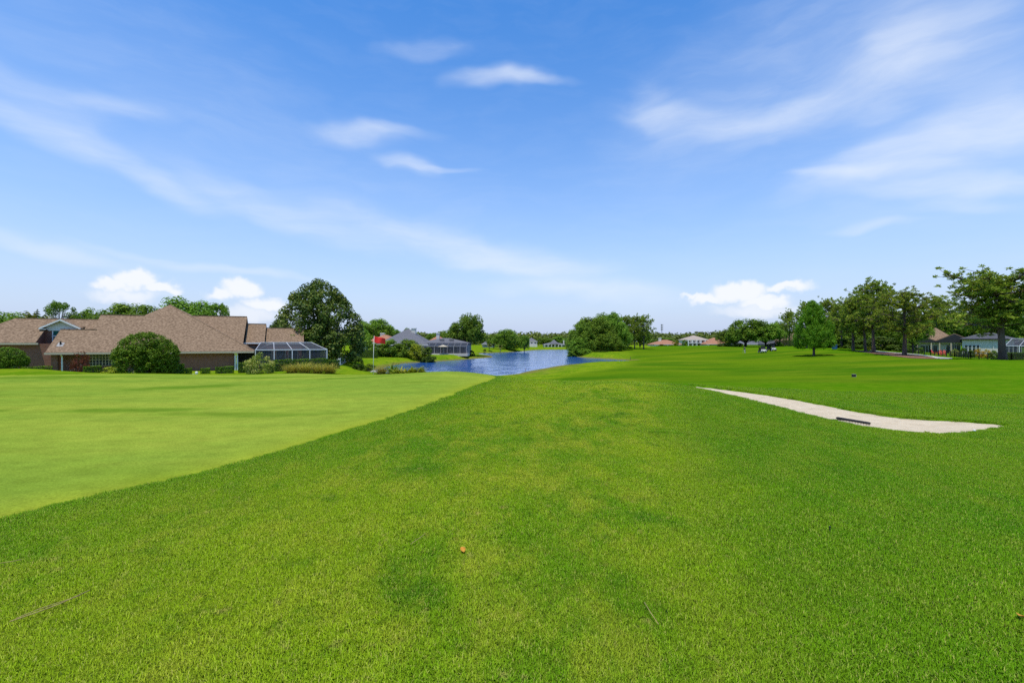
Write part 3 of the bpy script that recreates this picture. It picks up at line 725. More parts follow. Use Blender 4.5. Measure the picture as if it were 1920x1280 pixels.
def make_protos():
    for k in range(4):      # broad oaks: unit height, unit width
        g = np.random.default_rng(40+k)
        lob = []
        for _ in range(90):
            dz = g.uniform(-.6, .98); ph = g.random()*6.283; rho = math.sqrt(1-dz*dz); f = g.uniform(.68, .9) if _ > 20 else g.uniform(.1, .6)
            k2 = 1+.10*math.sin(3*ph+k)+.06*math.sin(5*ph+2*k)
            lob.append((math.cos(ph)*rho*.5*f*k2, math.sin(ph)*rho*.5*f*k2, .54+dz*.44*f*(1+.1*math.sin(2*ph+k)), g.uniform(.06, .12) if _ > 20 else g.uniform(.10, .16)))
        tb = MB(); tb.tube([(0, 0, -.03), (0, 0, .08), (.01, 0, .26)], [.045, .034, .028], 8)
        limbs(tb, g, (.01, 0, .26), [l[:3] for l in lob[15:40]], .016)
        proto('oak%d' % k, tb, 'bark', crown_mesh('oak_crown', lob, 12500, .038, M['leaf_oak'], 60+k, up=.5))
    for k in range(2):      # round, foliage nearly to the ground
        g = np.random.default_rng(70+k)
        lob = profile_lobes(g, [.06, .2, .45, .7, .88, .97], [.40, .48, .50, .40, .24, .06], 150, .06, .11, .1)+[(g.normal()*.12, g.normal()*.12, z_, g.uniform(.12, .2)*(1.15-z_)) for z_ in np.linspace(.1, .8, 26)]
        tb = MB(); tb.tube([(0, 0, -.03), (0, 0, .5)], [.03, .015], 7)
        proto('round%d' % k, tb, 'bark', crown_mesh('dense_crown', lob, 15000, .036, M['leaf_oak'], 80+k, up=.5))
    g = np.random.default_rng(90)
    lob = profile_lobes(g, [.03, .15, .35, .52, .7, .84, .93, .975], [.46, .50, .49, .45, .37, .27, .16, .05], 330, .045, .07, .12, .05)+[(g.normal()*.1, g.normal()*.1, z_, g.uniform(.10, .17)*(1.15-z_)) for z_ in np.linspace(.1, .85, 46)]
    tb = MB(); tb.tube([(0, 0, -.03), (0, 0, .7)], [.03, .01], 8); limbs(tb, g, (0, 0, .4), [l[:3] for l in lob[:20]], .01)
    proto('magnolia', tb, 'bark', crown_mesh('magnolia_crown', lob, 36000, .027, M['leaf_magnolia'], 91, .25, .7))
    g = np.random.default_rng(95)
    lob = profile_lobes(g, [.16, .22, .34, .48, .60, .70, .84, .94, .99], [.40, .50, .49, .42, .37, .27, .20, .10, .02], 240, .04, .08, .12, .11)+[(g.normal()*.1, g.normal()*.1, z_, g.uniform(.10, .17)*(1.15-z_)) for z_ in np.linspace(.25, .85, 36)]
    tb = MB(); tb.tube([(0, 0, -.02), (0, 0, .03), (0, 0, .2), (0, 0, .8)], [.042, .03, .026, .01], 8)
    proto('oval', tb, 'bark', crown_mesh('oval_crown', lob, 26000, .026, M['leaf_bright'], 96, .25, .6))
    for k in range(4):      # pines
        g = np.random.default_rng(120+k)
        tb = MB(); lean = g.normal()*.02
        tb.tube([(0, 0, -.03), (lean*.3, 0, .06), (lean, .01, .4), (lean*1.4, 0, .7), (lean, 0, .97 if k < 3 else .8)], [.036, .028, .022, .014, .004], 8)
        pos = []
        flat = (k == 3)
        nl = 30 if not flat else 26
        for i in range(nl):
            h = (.32+.62*(i+g.random())/nl) if not flat else (.30+.52*((i+g.random())/nl)**.8)
            a = i*2.4+g.normal()*.3
            env = (.5*math.sin(min(1, (1-h)/.55+.12)*1.5)*(.75 if h < .42 else 1)) if not flat else .52*(.8+.2*math.sin(h*9))
            ln = env*g.uniform(.6, 1.05)
            up = (.05+.14*h)*g.uniform(.4, 1.4) if not flat else (.10+.34*(h-.3))*g.uniform(.6, 1.3)
            p0 = Vector((lean*h*2, 0, h)); p2 = p0+Vector((math.cos(a)*ln, math.sin(a)*ln, up*ln*2)); p1 = p0.lerp(p2, .5)+Vector((0, 0, -.012))
            tb.tube([p0, p1, p2], [.0085, .006, .002], 5)
            for j in range(26 if not flat else 40):
                f = g.uniform(.32, 1.06); q = p0.lerp(p1, f*2) if f < .5 else p1.lerp(p2, f*2-1)
                q = q+Vector((g.normal()*.05, g.normal()*.05, g.normal()*.04+.012))
                pos.append(q[:])
                if g.random() < (.4 if not flat else .85): tb.tube([p0.lerp(p2, f*.85), q], [.003, .0015], 4, False)
        for _ in range(14 if not flat else 90):
            sp_ = .04 if not flat else .19
            qx, qy = g.normal()*sp_, g.normal()*sp_; pos.append((lean+qx, qy, (.90+g.random()*.09) if not flat else .97-1.1*(qx*qx+qy*qy)-g.random()*.10))
            if flat and _ % 3 == 0: tb.tube([(lean, 0, .66+.1*g.random()), pos[-1]], [.006, .002], 4, False)
        pos = np.array(pos); m = 22
        c = np.repeat(pos, m, 0); d = rdir(g, len(c)); d[:, 2] = d[:, 2]*.75+.25
        ln = g.uniform(.02, .042, len(c)); wd = .0058
        s = np.cross(d, rdir(g, len(c))); s /= np.linalg.norm(s, axis=1)[:, None]
        V = np.stack([c+d*ln[:, None]*.1-s*wd*.6, c+d*ln[:, None]*.6-s*wd, c+d*ln[:, None]*1.0, c+d*ln[:, None]*.6+s*wd], 1).reshape(-1, 3)
        var = np.clip(np.repeat(g.random(len(pos)), m)*.55+g.random(len(c))*.45, 0, 1)
        proto('pine%d' % k, tb, 'pine_bark', arr_mesh('pine_needles', V, np.arange(len(V)).reshape(-1, 4), M['leaf_pine'], {'var': ('FACE', 'FLOAT', var)}))
    # open-crowned tree with branches showing
    g = np.random.default_rng(150); tb = MB(); tb.tube([(0, 0, -.02), (0, 0, .45)], [.025, .016], 7); lob = []
    for i in range(26):
        a = g.random()*6.28; e = g.uniform(.25, 1.4); p = Vector((math.cos(a)*math.cos(e)*.46, math.sin(a)*math.cos(e)*.46, .52+math.sin(e)*.42))
        tb.tube([(0, 0, .42), Vector((0, 0, .42)).lerp(p, .55)+Vector((0, 0, .04)), p], [.010, .006, .002], 5); lob.append((*p, g.uniform(.045, .085)))
    proto('open', tb, 'grey_bark', crown_mesh('open_crown', lob, 2600, .03, M['leaf_oak'], 151, .3, 1))
    # columnar cypress
    g = np.random.default_rng(160); lob = profile_lobes(g, [.02, .2, .6, .9, 1], [.36, .45, .40, .22, .02], 60, .05, .1)
    tb = MB(); tb.tube([(0, 0, -.02), (0, 0, .5)], [.05, .02], 6)
    proto('column', tb, 'bark', crown_mesh('cypress_crown', lob, 1500, .06, M['leaf_dark'], 161))
    # palms
    for k, tall in ((0, .62), (1, .35)):
        g = np.random.default_rng(170+k); tb = MB(); tb.tube([(0, 0, -.02), (.01, 0, tall*.5), (0, 0, tall)], [.05, .042, .05], 7)
        V, F, var = [], [], []
        for i in range(34):
            a = i*2.4; e = g.uniform(-.35, 1.35); ln = g.uniform(.38, .50); px_ = Vector((math.cos(a), math.sin(a), 0)); sd = Vector((-math.sin(a), math.cos(a), 0))
            pr = []
            for j in range(7):
                f = j/6; z = tall+math.sin(e)*ln*f*.9-.30*f*f*ln; rr = math.cos(e)*ln*f+.12*f*ln
                pr.append(px_*rr+Vector((0, 0, z)))
            for j in range(1, 7):
                wl = .13*math.sin(math.pi*(.25+.68*j/6))
                for s_ in (-1, 1):
                    b0 = len(V); q0, q1 = pr[j-1], pr[j]
                    V += [q0, q1, q1+sd*s_*wl+px_*.05-Vector((0, 0, wl*.45))]; F.append((b0, b0+1, b0+2)); var.append(g.random())
        me = arr_mesh('palm_fronds', np.array([v[:] for v in V]), np.array(F), M['leaf_palm'], {'var': ('FACE', 'FLOAT', np.array(var))})
        proto('palm%d' % k, tb, 'grey_bark', me)
    # shrubs: dome to the ground
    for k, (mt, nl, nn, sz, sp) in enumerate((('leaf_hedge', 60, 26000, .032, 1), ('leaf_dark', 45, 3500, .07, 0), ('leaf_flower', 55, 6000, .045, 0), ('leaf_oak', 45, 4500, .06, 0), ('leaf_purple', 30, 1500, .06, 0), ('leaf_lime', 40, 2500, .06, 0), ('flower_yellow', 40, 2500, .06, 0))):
        g = np.random.default_rng(200+k)
        lob = profile_lobes(g, [.05, .25, .55, .78, .92], [.42, .50, .46, .32, .1], nl, .09, .16, .2, .05) if not sp else profile_lobes(g, [.08, .2, .35, .5, .65, .8, .9, .95], [.42, .47, .5, .5, .46, .36, .24, .12], 420, .04, .06, .12, .0)+[(g.normal()*.12, g.normal()*.12, z_, g.uniform(.16, .22)) for z_ in np.linspace(.2, .68, 22)]
        cm = crown_mesh('shrub_leaves', lob, nn, sz, M[mt], 220+k, .35)
        if sp:      # upright young shoots on top
            tops = []
            for _ in range(170):
                a = g.random()*6.28; q = math.sqrt(g.random())*.42; z = .93*math.sqrt(max(0, 1-(q/.5)**2)); b = Vector((q*math.cos(a), q*math.sin(a), z-.03)); tops += [b+Vector((g.normal()*.006, g.normal()*.006, t)) for t in np.linspace(0, g.uniform(.05, .12), 6)]
            tp = np.array([t[:] for t in tops]); Vv, Ff = leaf_arrays(g, tp, rdir(g, len(tp)), np.full(len(tp), .028), .6)
            me2 = arr_mesh('shoots', Vv, Ff, M['leaf_lime']); PROTO['shoots'] = me2
        tb = MB()
        for i in range(5): tb.tube([(g.normal()*.03, g.normal()*.03, -.03), (g.normal()*.12, g.normal()*.12, .45)], [.016, .008], 5)
        proto('shrub%d' % k, tb, 'bark', cm)
    # sago-like fan and reeds share arching-blade meshes
    def arching(name, n, ln, w, droop, mt, seed, spread=.0, segs=4, e0=.5, e1=1.5):
        g = np.random.default_rng(seed); V, F, var = [], [], []
        for i in range(n):
            a = g.random()*6.28; e = g.uniform(e0, e1); l = ln*g.uniform(.6, 1.1); d = np.array([math.cos(a), math.sin(a), 0]); sd = np.array([-math.sin(a), math.cos(a), 0])
            o = np.array([g.normal()*spread, g.normal()*spread, 0]); b0 = len(V); vv = g.random()
            for j in range(segs+1):
                f = j/segs; p = o+d*(math.cos(e)*l*f+.35*droop*l*f*f)+np.array([0, 0, math.sin(e)*l*f-droop*l*f*f*.55]); ww = w*(1-f*.85)
                V += [p-sd*ww, p+sd*ww]
            for j in range(segs): F.append((b0+2*j, b0+2*j+1, b0+2*j+3, b0+2*j+2)); var.append(vv)
        return arr_mesh(name, np.array(V), np.array(F), M[mt], {'var': ('FACE', 'FLOAT', np.array(var))})
    PROTO['reed'] = (None, arching('arching_blades', 520, 1.0, .011, .55, 'leaf_tall', 300, .10))
    PROTO['sago'] = (None, arching('fan_fronds', 70, .9, .045, .55, 'leaf_hedge', 301, .03, 5, .25, 1.3))
    PROTO['leafy'] = (None, arching('broad_leaves', 140, .8, .06, .6, 'leaf_lime', 302, .2, 4, .4, 1.4))
make_protos()
def plant(name, kind, px, Y, top, wpx, label, cat='tree', group=None, rz=None, sink=0.0, base=None, mats=None, crown='crown', trunk='trunk'):
    """one plant with its own position, real height and width"""
    x = (px-960)/FPX*Y; z0 = hz(x, Y) if base is None else base
    H = CAMZ+(640-top)/FPX*Y-z0; Wd = wpx/FPX*Y
    tr, cr = PROTO[kind]
    rz = RNG.random()*6.28 if rz is None else rz
    o = empty(name, (x, Y, z0-sink), rz)
    tag(o, label, cat, group)
    c = link(crown, cr, o, scale=(Wd, Wd, H))
    if tr:
        # the trunk keeps a round section of believable thickness
        k = min(Wd, H)*(1 if kind[:4] not in ('pine',) else 1)
        link(trunk, tr, o, scale=(Wd, Wd, H))
    return o
g1 = 'trees behind the brick house'
plant('oak_tree', 'oak0', 2, 88, 576, 135, 'bushy green tree at the far left behind the small round bush', group=g1)
plant('palm_tree', 'palm0', 68, 90, 566, 54, 'cabbage palm with drooping tan fronds behind the brick house roof', group=g1)
plant('open_tree', 'open', 112, 92, 564, 62, 'thin open-crowned tree with bare limbs showing behind the white gable', group=g1)
plant('oak_tree', 'oak1', 150, 95, 586, 84, 'low dark oak between the thin open tree and the higher roof ridge', group=g1)
plant('oak_tree', 'oak2', 184, 99, 578, 92, 'taller oak just left of the main roof, behind the house', group=g1)
plant('oak_tree', 'oak3', 258, 94, 564, 136, 'wide oak rising left of the roof peak of the brick house', group=g1)
plant('oak_tree', 'oak1', 354, 96, 557, 136, 'largest oak behind the house, right of the roof peak', group=g1)
plant('open_tree', 'open', 408, 99, 568, 62, 'small loose treetop at the right end of the oaks behind the roof', group=g1)
plant('oak_tree', 'oak2', 42, 94, 590, 90, 'yellowish tree under the palm behind the left roof', group=g1)
plant('magnolia_tree', 'magnolia', 597, 74, 525, 160, 'large dark glossy magnolia tree beside the pool enclosure')
plant('oak_tree', 'round0', 528, 82, 600, 62, 'dark shoulder tree joined to the left side of the magnolia')
g2 = 'trees behind the grey-roofed house'
plant('oak_tree', 'oak3', 700, 165, 595, 74, 'airy green tree directly above the red flag', group=g2)
plant('oak_tree', 'oak0', 668, 120, 612, 56, 'yellow-green tree peeping out right of the magnolia', group=g2)
plant('oak_tree', 'oak1', 730, 172, 608, 44, 'small tree left of the grey roof ridge', group=g2)
plant('oak_tree', 'oak2', 764, 170, 614, 24, 'little treetop just left of the white chimney', group=g2)
plant('palm_tree', 'palm1', 788, 168, 615, 34, 'palm crown between the two chimneys of the grey house', group=g2)
plant('oak_tree', 'oak3', 812, 190, 622, 30, 'low rounded tree right of the second chimney', group=g2)
plant('oak_tree', 'oak0', 838, 180, 616, 42, 'dark tree between the grey roof and the lakeside oak', group=g2)
plant('oak_tree', 'oak1', 879, 140, 587, 76, 'tall rounded oak standing at the tip of the lawn by the water')
g3 = 'trees along the far lake shore'
plant('oak_tree', 'round1', 950, 216, 616, 54, 'dark round oak on the middle shore behind two small palms', group=g3)
plant('oak_tree', 'oak2', 926, 226, 627, 30, 'lower tree on the left flank of the dark round oak', group=g3)
plant('oak_tree', 'oak0', 983, 214, 627, 22, 'slim tree at the end of the middle shore beside the two-storey house', group=g3)
plant('palm_tree', 'palm0', 918, 196, 642, 13, 'small yellow-green palm on the middle shore, left one', group=g3)
plant('palm_tree', 'palm0', 938, 193, 641, 13, 'small yellow-green palm on the middle shore in front of the dark oak', group=g3)
plant('palm_tree', 'palm1', 909, 190, 648, 10, 'tiny low palm nearest the lakeside oak', group=g3)
plant('oak_tree', 'oak3', 1020, 345, 632, 34, 'far tree right of the two-storey lake house', group=g3)
plant('oak_tree', 'oak1', 1048, 350, 630, 34, 'far tree behind the low lake house', group=g3)
plant('oak_tree', 'oak2', 1060, 330, 636, 22, 'far tree at the right end of the low lake house', group=g3)
g4 = 'trees of the clump on the lake point'
plant('broad_tree', 'round0', 1092, 152, 600, 62, 'leftmost broad tree of the clump, hanging over the water', group=g4, sink=.5)
plant('broad_tree', 'round1', 1122, 156, 591, 66, 'middle broad tree of the clump with yellowish top', group=g4, sink=.3)
plant('broad_tree', 'round0', 1150, 160, 588, 62, 'tallest broad tree of the clump on the lake point', group=g4)
plant('broad_tree', 'round1', 1085, 148, 628, 44, 'low leafy tree at the waterline under the clump', group=g4, sink=.6)
plant('broad_tree', 'oak3', 1108, 160, 592, 66, 'broad tree at the back of the clump between the leftmost and middle ones', group=g4)
plant('broad_tree', 'oak1', 1138, 164, 586, 70, 'highest rear crown of the clump, behind the middle trees', group=g4)
plant('broad_tree', 'round1', 1140, 152, 625, 60, 'low dense tree filling the foot of the clump, right of the waterline tree', group=g4)
plant('pine_tree', 'pine0', 1170, 166, 594, 44, 'first pine on the right of the clump, nearest the broad trees', group=g4)
plant('pine_tree', 'pine1', 1190, 170, 594, 42, 'middle one of the three pines right of the clump', group=g4)
plant('pine_tree', 'pine2', 1207, 171, 593, 44, 'outermost pine of the clump, limbs reaching right', group=g4)
plant('oak_tree', 'oak0', 1168, 182, 606, 44, 'shadowed tree filling in behind the pines of the clump', group=g4)
plant('oak_tree', 'oak2', 1200, 188, 612, 44, 'rear tree seen between the pine trunks of the clump', group=g4)
g5 = 'trees along the far side of the fairway'
plant('oak_tree', 'oak1', 1366, 168, 611, 44, 'small dark oak at the left end of the fairway oaks', group=g5, sink=1.2)
plant('oak_tree', 'oak0', 1398, 160, 590, 78, 'broad oak with flat top behind the golfer', group=g5, sink=1)
plant('oak_tree', 'oak3', 1436, 158, 598, 62, 'oak behind the two golf carts', group=g5, sink=1)
plant('pine_tree', 'pine1', 1480, 165, 585, 50, 'rounded pine between the golf carts and the bright green tree', group=g5)
plant('oak_tree', 'oak2', 1462, 178, 601, 34, 'small tree between the cart oak and the rounded pine', group=g5)
plant('maple_tree', 'oval', 1526, 90, 562, 73, 'bright green pointed-oval tree standing alone on the fairway')
plant('pine_tree', 'pine2', 1512, 128, 568, 58, 'pine peeping out behind the left of the bright green tree', group=g5)
plant('pine_tree', 'pine0', 1548, 128, 564, 62, 'pine peeping out behind the right of the bright green tree', group=g5)
plant('cypress_tree', 'column', 1471, 152, 626, 7, 'leftmost slim columnar cypress past the carts', group='slim cypresses')
plant('cypress_tree', 'column', 1477.5, 152, 627, 7, 'middle slim columnar cypress past the carts', group='slim cypresses')
plant('cypress_tree', 'column', 1484.5, 152, 625, 8, 'rightmost slim columnar cypress past the carts', group='slim cypresses')
g6 = 'pines along the cart path'
plant('pine_tree', 'pine3', 1880, 70, 511, 215, 'big spreading pine with thick trunk at the right edge', rz=.6)
plant('pine_tree', 'pine0', 1696, 85, 548, 128, 'pine in the mulch bed nearest the pale path', group=g6)
plant('pine_tree', 'pine1', 1638, 98, 531, 110, 'tallest pine in the mulch bed, second from the path', group=g6)
plant('pine_tree', 'pine2', 1623, 104, 552, 80, 'thin pine just left of the tallest pine', group=g6)
plant('pine_tree', 'pine0', 1600, 106, 560, 84, 'leftmost pine at the end of the mulch bed', group=g6)
plant('pine_tree', 'pine2', 1752, 124, 560, 110, 'pine behind the brown-roofed house', group=g6)
plant('oak_tree', 'oak3', 1712, 101, 592, 56, 'dark oak shading the brown-roofed house', group='dark trees behind the pines')
plant('pine_tree', 'pine1', 1578, 122, 570, 70, 'shaded pine right of the bright green tree', group=g6)
g7 = 'dark trees behind the pines'
for i, (px, Y, top, w, k, lb) in enumerate(((1572, 135, 592, 70, 'round0', 'shadowed tree behind the blue bin'), (1612, 138, 582, 80, 'round1', 'shadowed tree behind the leftmost mulch-bed pine'),
        (1656, 128, 588, 80, 'round0', 'shadowed tree between the two biggest mulch-bed pines'), (1690, 132, 580, 80, 'oak1', 'shadowed tree behind the pine nearest the path'),
        (1765, 140, 580, 90, 'oak2', 'green treetop above the brown roof'), (1812, 145, 578, 96, 'oak0', 'green treetop above the white house, left of the big pine'),
        (1862, 135, 592, 80, 'oak3', 'green tree behind the big pine trunk'), (1905, 130, 588, 90, 'oak1', 'green tree behind the right pool enclosure'))):
    plant('oak_tree', k, px, Y, top, w, lb, group=g7)
# distant wood: one mass
def far_wood():
    g = np.random.default_rng(400); P, N, S, Vr = [], [], [], []
    for i in range(760):
        a = R(g.uniform(-62, 62)); r = g.uniform(390, 620)
        x, y = r*math.sin(a), r*math.cos(a); h = g.uniform(9.5, 15)*(r/520)**.9; w = g.uniform(9, 15)
        m = 110; d = rdir(g, m); d[:, 2] = np.abs(d[:, 2])
        c = np.array([x, y, -2+h*.5]); p = c+d*np.array([w*.6, w*.6, h*.55])*g.uniform(.75, 1.05, m)[:, None]
        p[:, 2] = np.where(g.random(m) < .4, g.uniform(-2, h*.5, m), p[:, 2])
        P.append(p); N.append(d+rdir(g, m)*.6+np.array([0, 0, .3])); S.append(g.uniform(1.6, 3.2, m)); Vr.append(np.clip(g.random()*.5+g.random(m)*.5, 0, 1))
    V, F = leaf_arrays(g, np.concatenate(P), np.concatenate(N), np.concatenate(S), .75)
    me = arr_mesh('far_wood', V, F, M['leaf_far'], {'var': ('FACE', 'FLOAT', np.concatenate(Vr))})
    tag(link('far_wood', me), 'distant wood closing the horizon behind the lake houses', 'wood', kind='stuff')
far_wood()
# shrubs and hedges
def shrub(kind, px, Y, top, wpx, label, name='shrub', group=None, sink=.1, crown='foliage', trunk='stems', **k):
    return plant(name, kind, px, Y, top, wpx, label, 'shrub', group, sink=sink, crown=crown, trunk=trunk, **k)
def bunch(kind, px, Y, top, wpx, label, name, cat='plant', group=None, part='blades', n=1):
    x = (px-960)/FPX*Y; z0 = hz(x, Y); H = CAMZ+(640-top)/FPX*Y-z0; Wd = wpx/FPX*Y
    o = link(name, PROTO[kind][1], None, (x, Y, z0-.05), RNG.random()*6, (Wd*.8, Wd*.8, H*1.25)); return tag(o, label, cat, group)
def hedge(x0, x1, Y0, Y1, top, label, depth=.9, group='clipped hedges by the brick house', mt='leaf_hedge', seed=0, base=None):
    """clipped hedge between two points of the lawn: flat-topped, leaves on every face"""
    g = np.random.default_rng(500+seed)
    a = Vector(((x0-960)/FPX*Y0, Y0)); b = Vector(((x1-960)/FPX*Y1, Y1)); mid = (a+b)/2; L = (b-a).length; ang = math.atan2(b.y-a.y, b.x-a.x)
    z0 = hz(mid.x, mid.y) if base is None else base; H = CAMZ+(640-top)/FPX*mid.y-z0
    n = int(min(6000, 260*(L*H*2+L*depth+depth*H*2)))+200
    lo = np.array([-L/2, -depth/2, -.1]); hi = np.array([L/2, depth/2, H]); p = g.uniform(lo, hi, (n, 3)); nr = np.zeros((n, 3))
    ax = g.choice(4, n, p=[.38, .32, .15, .15])
    p[:, 1] = np.where(ax == 0, -depth/2+np.abs(g.normal(size=n))*.05, p[:, 1]); nr[ax == 0, 1] = -1
    p[:, 2] = np.where(ax == 1, H-np.abs(g.normal(size=n))*.06+.04*np.sin(p[:, 0]*3), p[:, 2]); nr[ax == 1, 2] = 1
    p[:, 0] = np.where(ax == 2, -L/2+g.random(n)*.06, p[:, 0]); nr[ax == 2, 0] = -1; nr[ax == 3, 0] = 1; p[:, 0] = np.where(ax == 3, L/2-g.random(n)*.06, p[:, 0])
    V, F = leaf_arrays(g, p, nr+rdir(g, n)*.7, g.uniform(.07, .15, n), .6)
    me = arr_mesh('hedge_leaves', V, F, M[mt], {'var': ('FACE', 'FLOAT', g.random(n))})
    o = empty('hedge', (mid.x, mid.y, z0), ang); tag(o, label, 'hedge', group); link('foliage', me, o)
    MB().box((-L/2+.12, -depth/2+.12, -.1), (L/2-.12, depth/2-.12, H-.14)).build('stems', M['bark'], o)
    return o
# ------------------------------------------------------------------ brick house with brown shingle roofs (own frame: u along the eave, v back, z up)
HX, HY, HA = -51.3, 50.0, R(25)
HU, HV = (math.cos(HA), math.sin(HA)), (-math.sin(HA), math.cos(HA))
HG = -1.95
def hu(px, v):
    t = (px-960)/FPX
    return (t*(HY+v*HV[1])-HX-v*HV[0])/(HU[0]-t*HU[1])
def hzv(px, py, v):
    u = hu(px, v); y = HY+u*HU[1]+v*HV[1]
    return CAMZ+(640-py)/FPX*y-HG
def hworld(u, v): return HX+u*HU[0]+v*HV[0], HY+u*HU[1]+v*HV[1]
house = tag(empty('brick_house', (HX, HY, HG), HA), 'large single-storey red brick house with brown shingle roofs on the left', 'house')
EZ = .45-HG            # front eave height in the house frame
PITCH = .726
def gable_roof(name, u0, u1, ve, vr, ze, zr, over=.0, both=True):
    vb = 2*vr-ve
    m = MB(); m.slab([(u0, ve, ze), (u1, ve, ze), (u1, vr, zr), (u0, vr, zr)], .14)
    if both: m.slab([(u1, vb, ze), (u0, vb, ze), (u0, vr+.002, zr), (u1, vr+.002, zr)], .14)
    r = m.build(name, M['shingle'], house)
    cap = MB(); cap.box((u0+.02, vr-.14, zr-.055), (u1-.02, vr+.14, zr+.035)); cap.build('ridge_cap', M['shingle'], r)
    for uu in (u0+.25, u1-.25):
        g = MB()
        g.add([(uu-.06, ve+.45, ze-.12), (uu-.06, vb-.45, ze-.12), (uu-.06, vr, zr-.24), (uu+.06, ve+.45, ze-.12), (uu+.06, vb-.45, ze-.12), (uu+.06, vr, zr-.24)], [(0, 1, 2), (3, 5, 4), (0, 3, 4, 1), (1, 4, 5, 2), (2, 5, 3, 0)])
        g.build('gable_wall', M['brick'], house)
    return r
# R1 main hip
pk = (9.4, 8.5, EZ+8.5*PITCH); c0, c1, c2, c3 = (.9, .003, EZ+.003), (20.0, 0, EZ), (20.0, 17, EZ), (.9, 17, EZ)
m = MB()
for tri in ((c0, c1, pk), (c1, c2, pk), (c2, c3, pk), (c3, c0, pk)): m.slab(list(tri), .13)
hip = m.build('hip_roof', M['shingle'], house)
for q in (c1,):
    a, b = Vector(q), Vector(pk); MB().tube([a.lerp(b, .03), b], .07, 6).build('hip_cap', M['shingle'], hip)
gable_roof('wing_roof', .0, 3.3, -.004, 3.63, EZ-.004, EZ+3.63*PITCH)
gable_roof('wing_roof', 2.85, 7.3, -.008, 6.27, EZ-.008, EZ+6.27*PITCH)
# left back wing, hipped at its left end
ze2, ve2, vr2 = hzv(60, 642, 2), 2.0, 5.94
zr2 = ze2+(vr2-ve2)*PITCH
m = MB(); m.slab([(-8.7, ve2, ze2), (-1.55, ve2, ze2), (-1.55, vr2, zr2), (-4.8, vr2, zr2)], .14)
m.slab([(-1.55, 4.6, ze2+2.6*PITCH), (3.0, 4.6, ze2+2.6*PITCH), (3.0, vr2, zr2), (-1.55, vr2, zr2)], .14)
m.slab([(-8.7, 2*vr2-ve2, ze2), (-8.7, ve2, ze2), (-4.8, vr2, zr2)], .14)
m.slab([(3.0, 2*vr2-ve2, ze2), (-8.7, 2*vr2-ve2, ze2), (-4.8, vr2, zr2), (3.0, vr2, zr2)], .14)
m.slab([(1.95, 3.6, ze2+1.6*PITCH), (3.0, 3.6, ze2+1.6*PITCH), (3.0, 4.6, ze2+2.6*PITCH), (1.95, 4.6, ze2+2.6*PITCH)], .1)
lw = m.build('wing_roof', M['shingle'], house)
MB().add([(uu, vv, zz) for uu in (-1.68, -1.6) for vv, zz in ((2.3, ze2-.3), (5.9, ze2-.3), (5.9, zr2-.2), (2.3, ze2+.02))], [(0, 1, 2, 3), (7, 6, 5, 4), (0, 4, 5, 1), (1, 5, 6, 2), (2, 6, 7, 3), (3, 7, 4, 0)]).build('gable_wall', M['brick'], house)
MB().box((-4.8, vr2-.12, zr2-.05), (3.0, vr2+.12, zr2+.03)).build('ridge_cap', M['shingle'], lw)
MB().box((-8.8, ve2-.13, ze2-.24), (-1.3, ve2-.01, ze2-.04)).build('gutter', M['cream'], house)
MB().box((-8.1, ve2+.55, -.4), (.2, ve2+.8, ze2-.12)).build('wall', M['brick'], house)
MB().box((-8.1, ve2+.01, ze2-.2), (-1.55, ve2+.6, ze2-.16)).build('soffit', M['cream'], house)
# right-hand wings stepping down
gable_roof('wing_roof', 8.0, 18.45, 3.2, 9.0, hzv(458, 593.5, 9.0)-5.8*PITCH, hzv(463, 593.5, 9.0))
z6 = hzv(481, 607, 9.0); gable_roof('wing_roof', 18.5, 20.9, 5.3, 9.0, z6-3.7*PITCH, z6)
z7 = hzv(540, 615, 9.0); gable_roof('wing_roof', 20.94, 25.9, 6.0, 9.0, z7-3.0*PITCH, z7)
MB().box((18.3, 5.2, z6-3.7*PITCH-.22), (20.9, 5.29, z6-3.7*PITCH-.02)).build('gutter', M['white'], house)
MB().box((20.9, 5.9, z7-3*PITCH-.22), (25.9, 5.99, z7-3*PITCH-.02)).build('gutter', M['white'], house)
MB().box((18.6, 5.95, -.4), (25.6, 6.15, z7-3*PITCH-.12)).build('wall', M['brick'], house)
for uu in (21.2, 22.9, 24.5):
    w = MB().box((uu-.55, 5.86, .15), (uu+.55, 5.93, 2.25)).build('patio_door', M['glass'], house)
    MB().box((uu-.62, 5.84, .1), (uu-.55, 5.94, 2.3)).box((uu+.55, 5.84, .1), (uu+.62, 5.94, 2.3)).build('door_frame', M['white'], w)
# front walls
MB().box((.75, 1.5, -.4), (17.8, 1.75, EZ+.25)).build('wall', M['brick'], house)
MB().box((9.2, .65, -.4), (17.75, .9, EZ-.12)).build('wall', M['brick'], house)
MB().box((.45, 3.5, -.4), (.75, 8.5, EZ+1.2)).build('wall', M['brick'], house)
MB().box((17.9, 3.0, -.4), (20, 3.2, EZ+.6)).build('wall', M['dark_void'], house)  # back of the porch recess, its shade put in as near-black colour
MB().box((.3, .5, -.4), (.85, 1.05, EZ-.15)).build('corner_pier', M['brick'], house)
MB().box((.05, .02, EZ-.24), (19.9, .7, EZ-.2)).build('soffit', M['cream'], house)
MB().box((-.05, -.13, EZ-.26), (20.05, -.012, EZ-.05)).build('gutter', M['cream'], house)
for px in (114.5, 440.5, 444.5):
    uu = hu(px, .05); d = MB().tube([(uu, -.05, EZ-.25), (uu, .28, EZ-.5), (uu, .3, -.1)], .075 if px < 200 else .085, 6).build('downspout', M['white'], house)
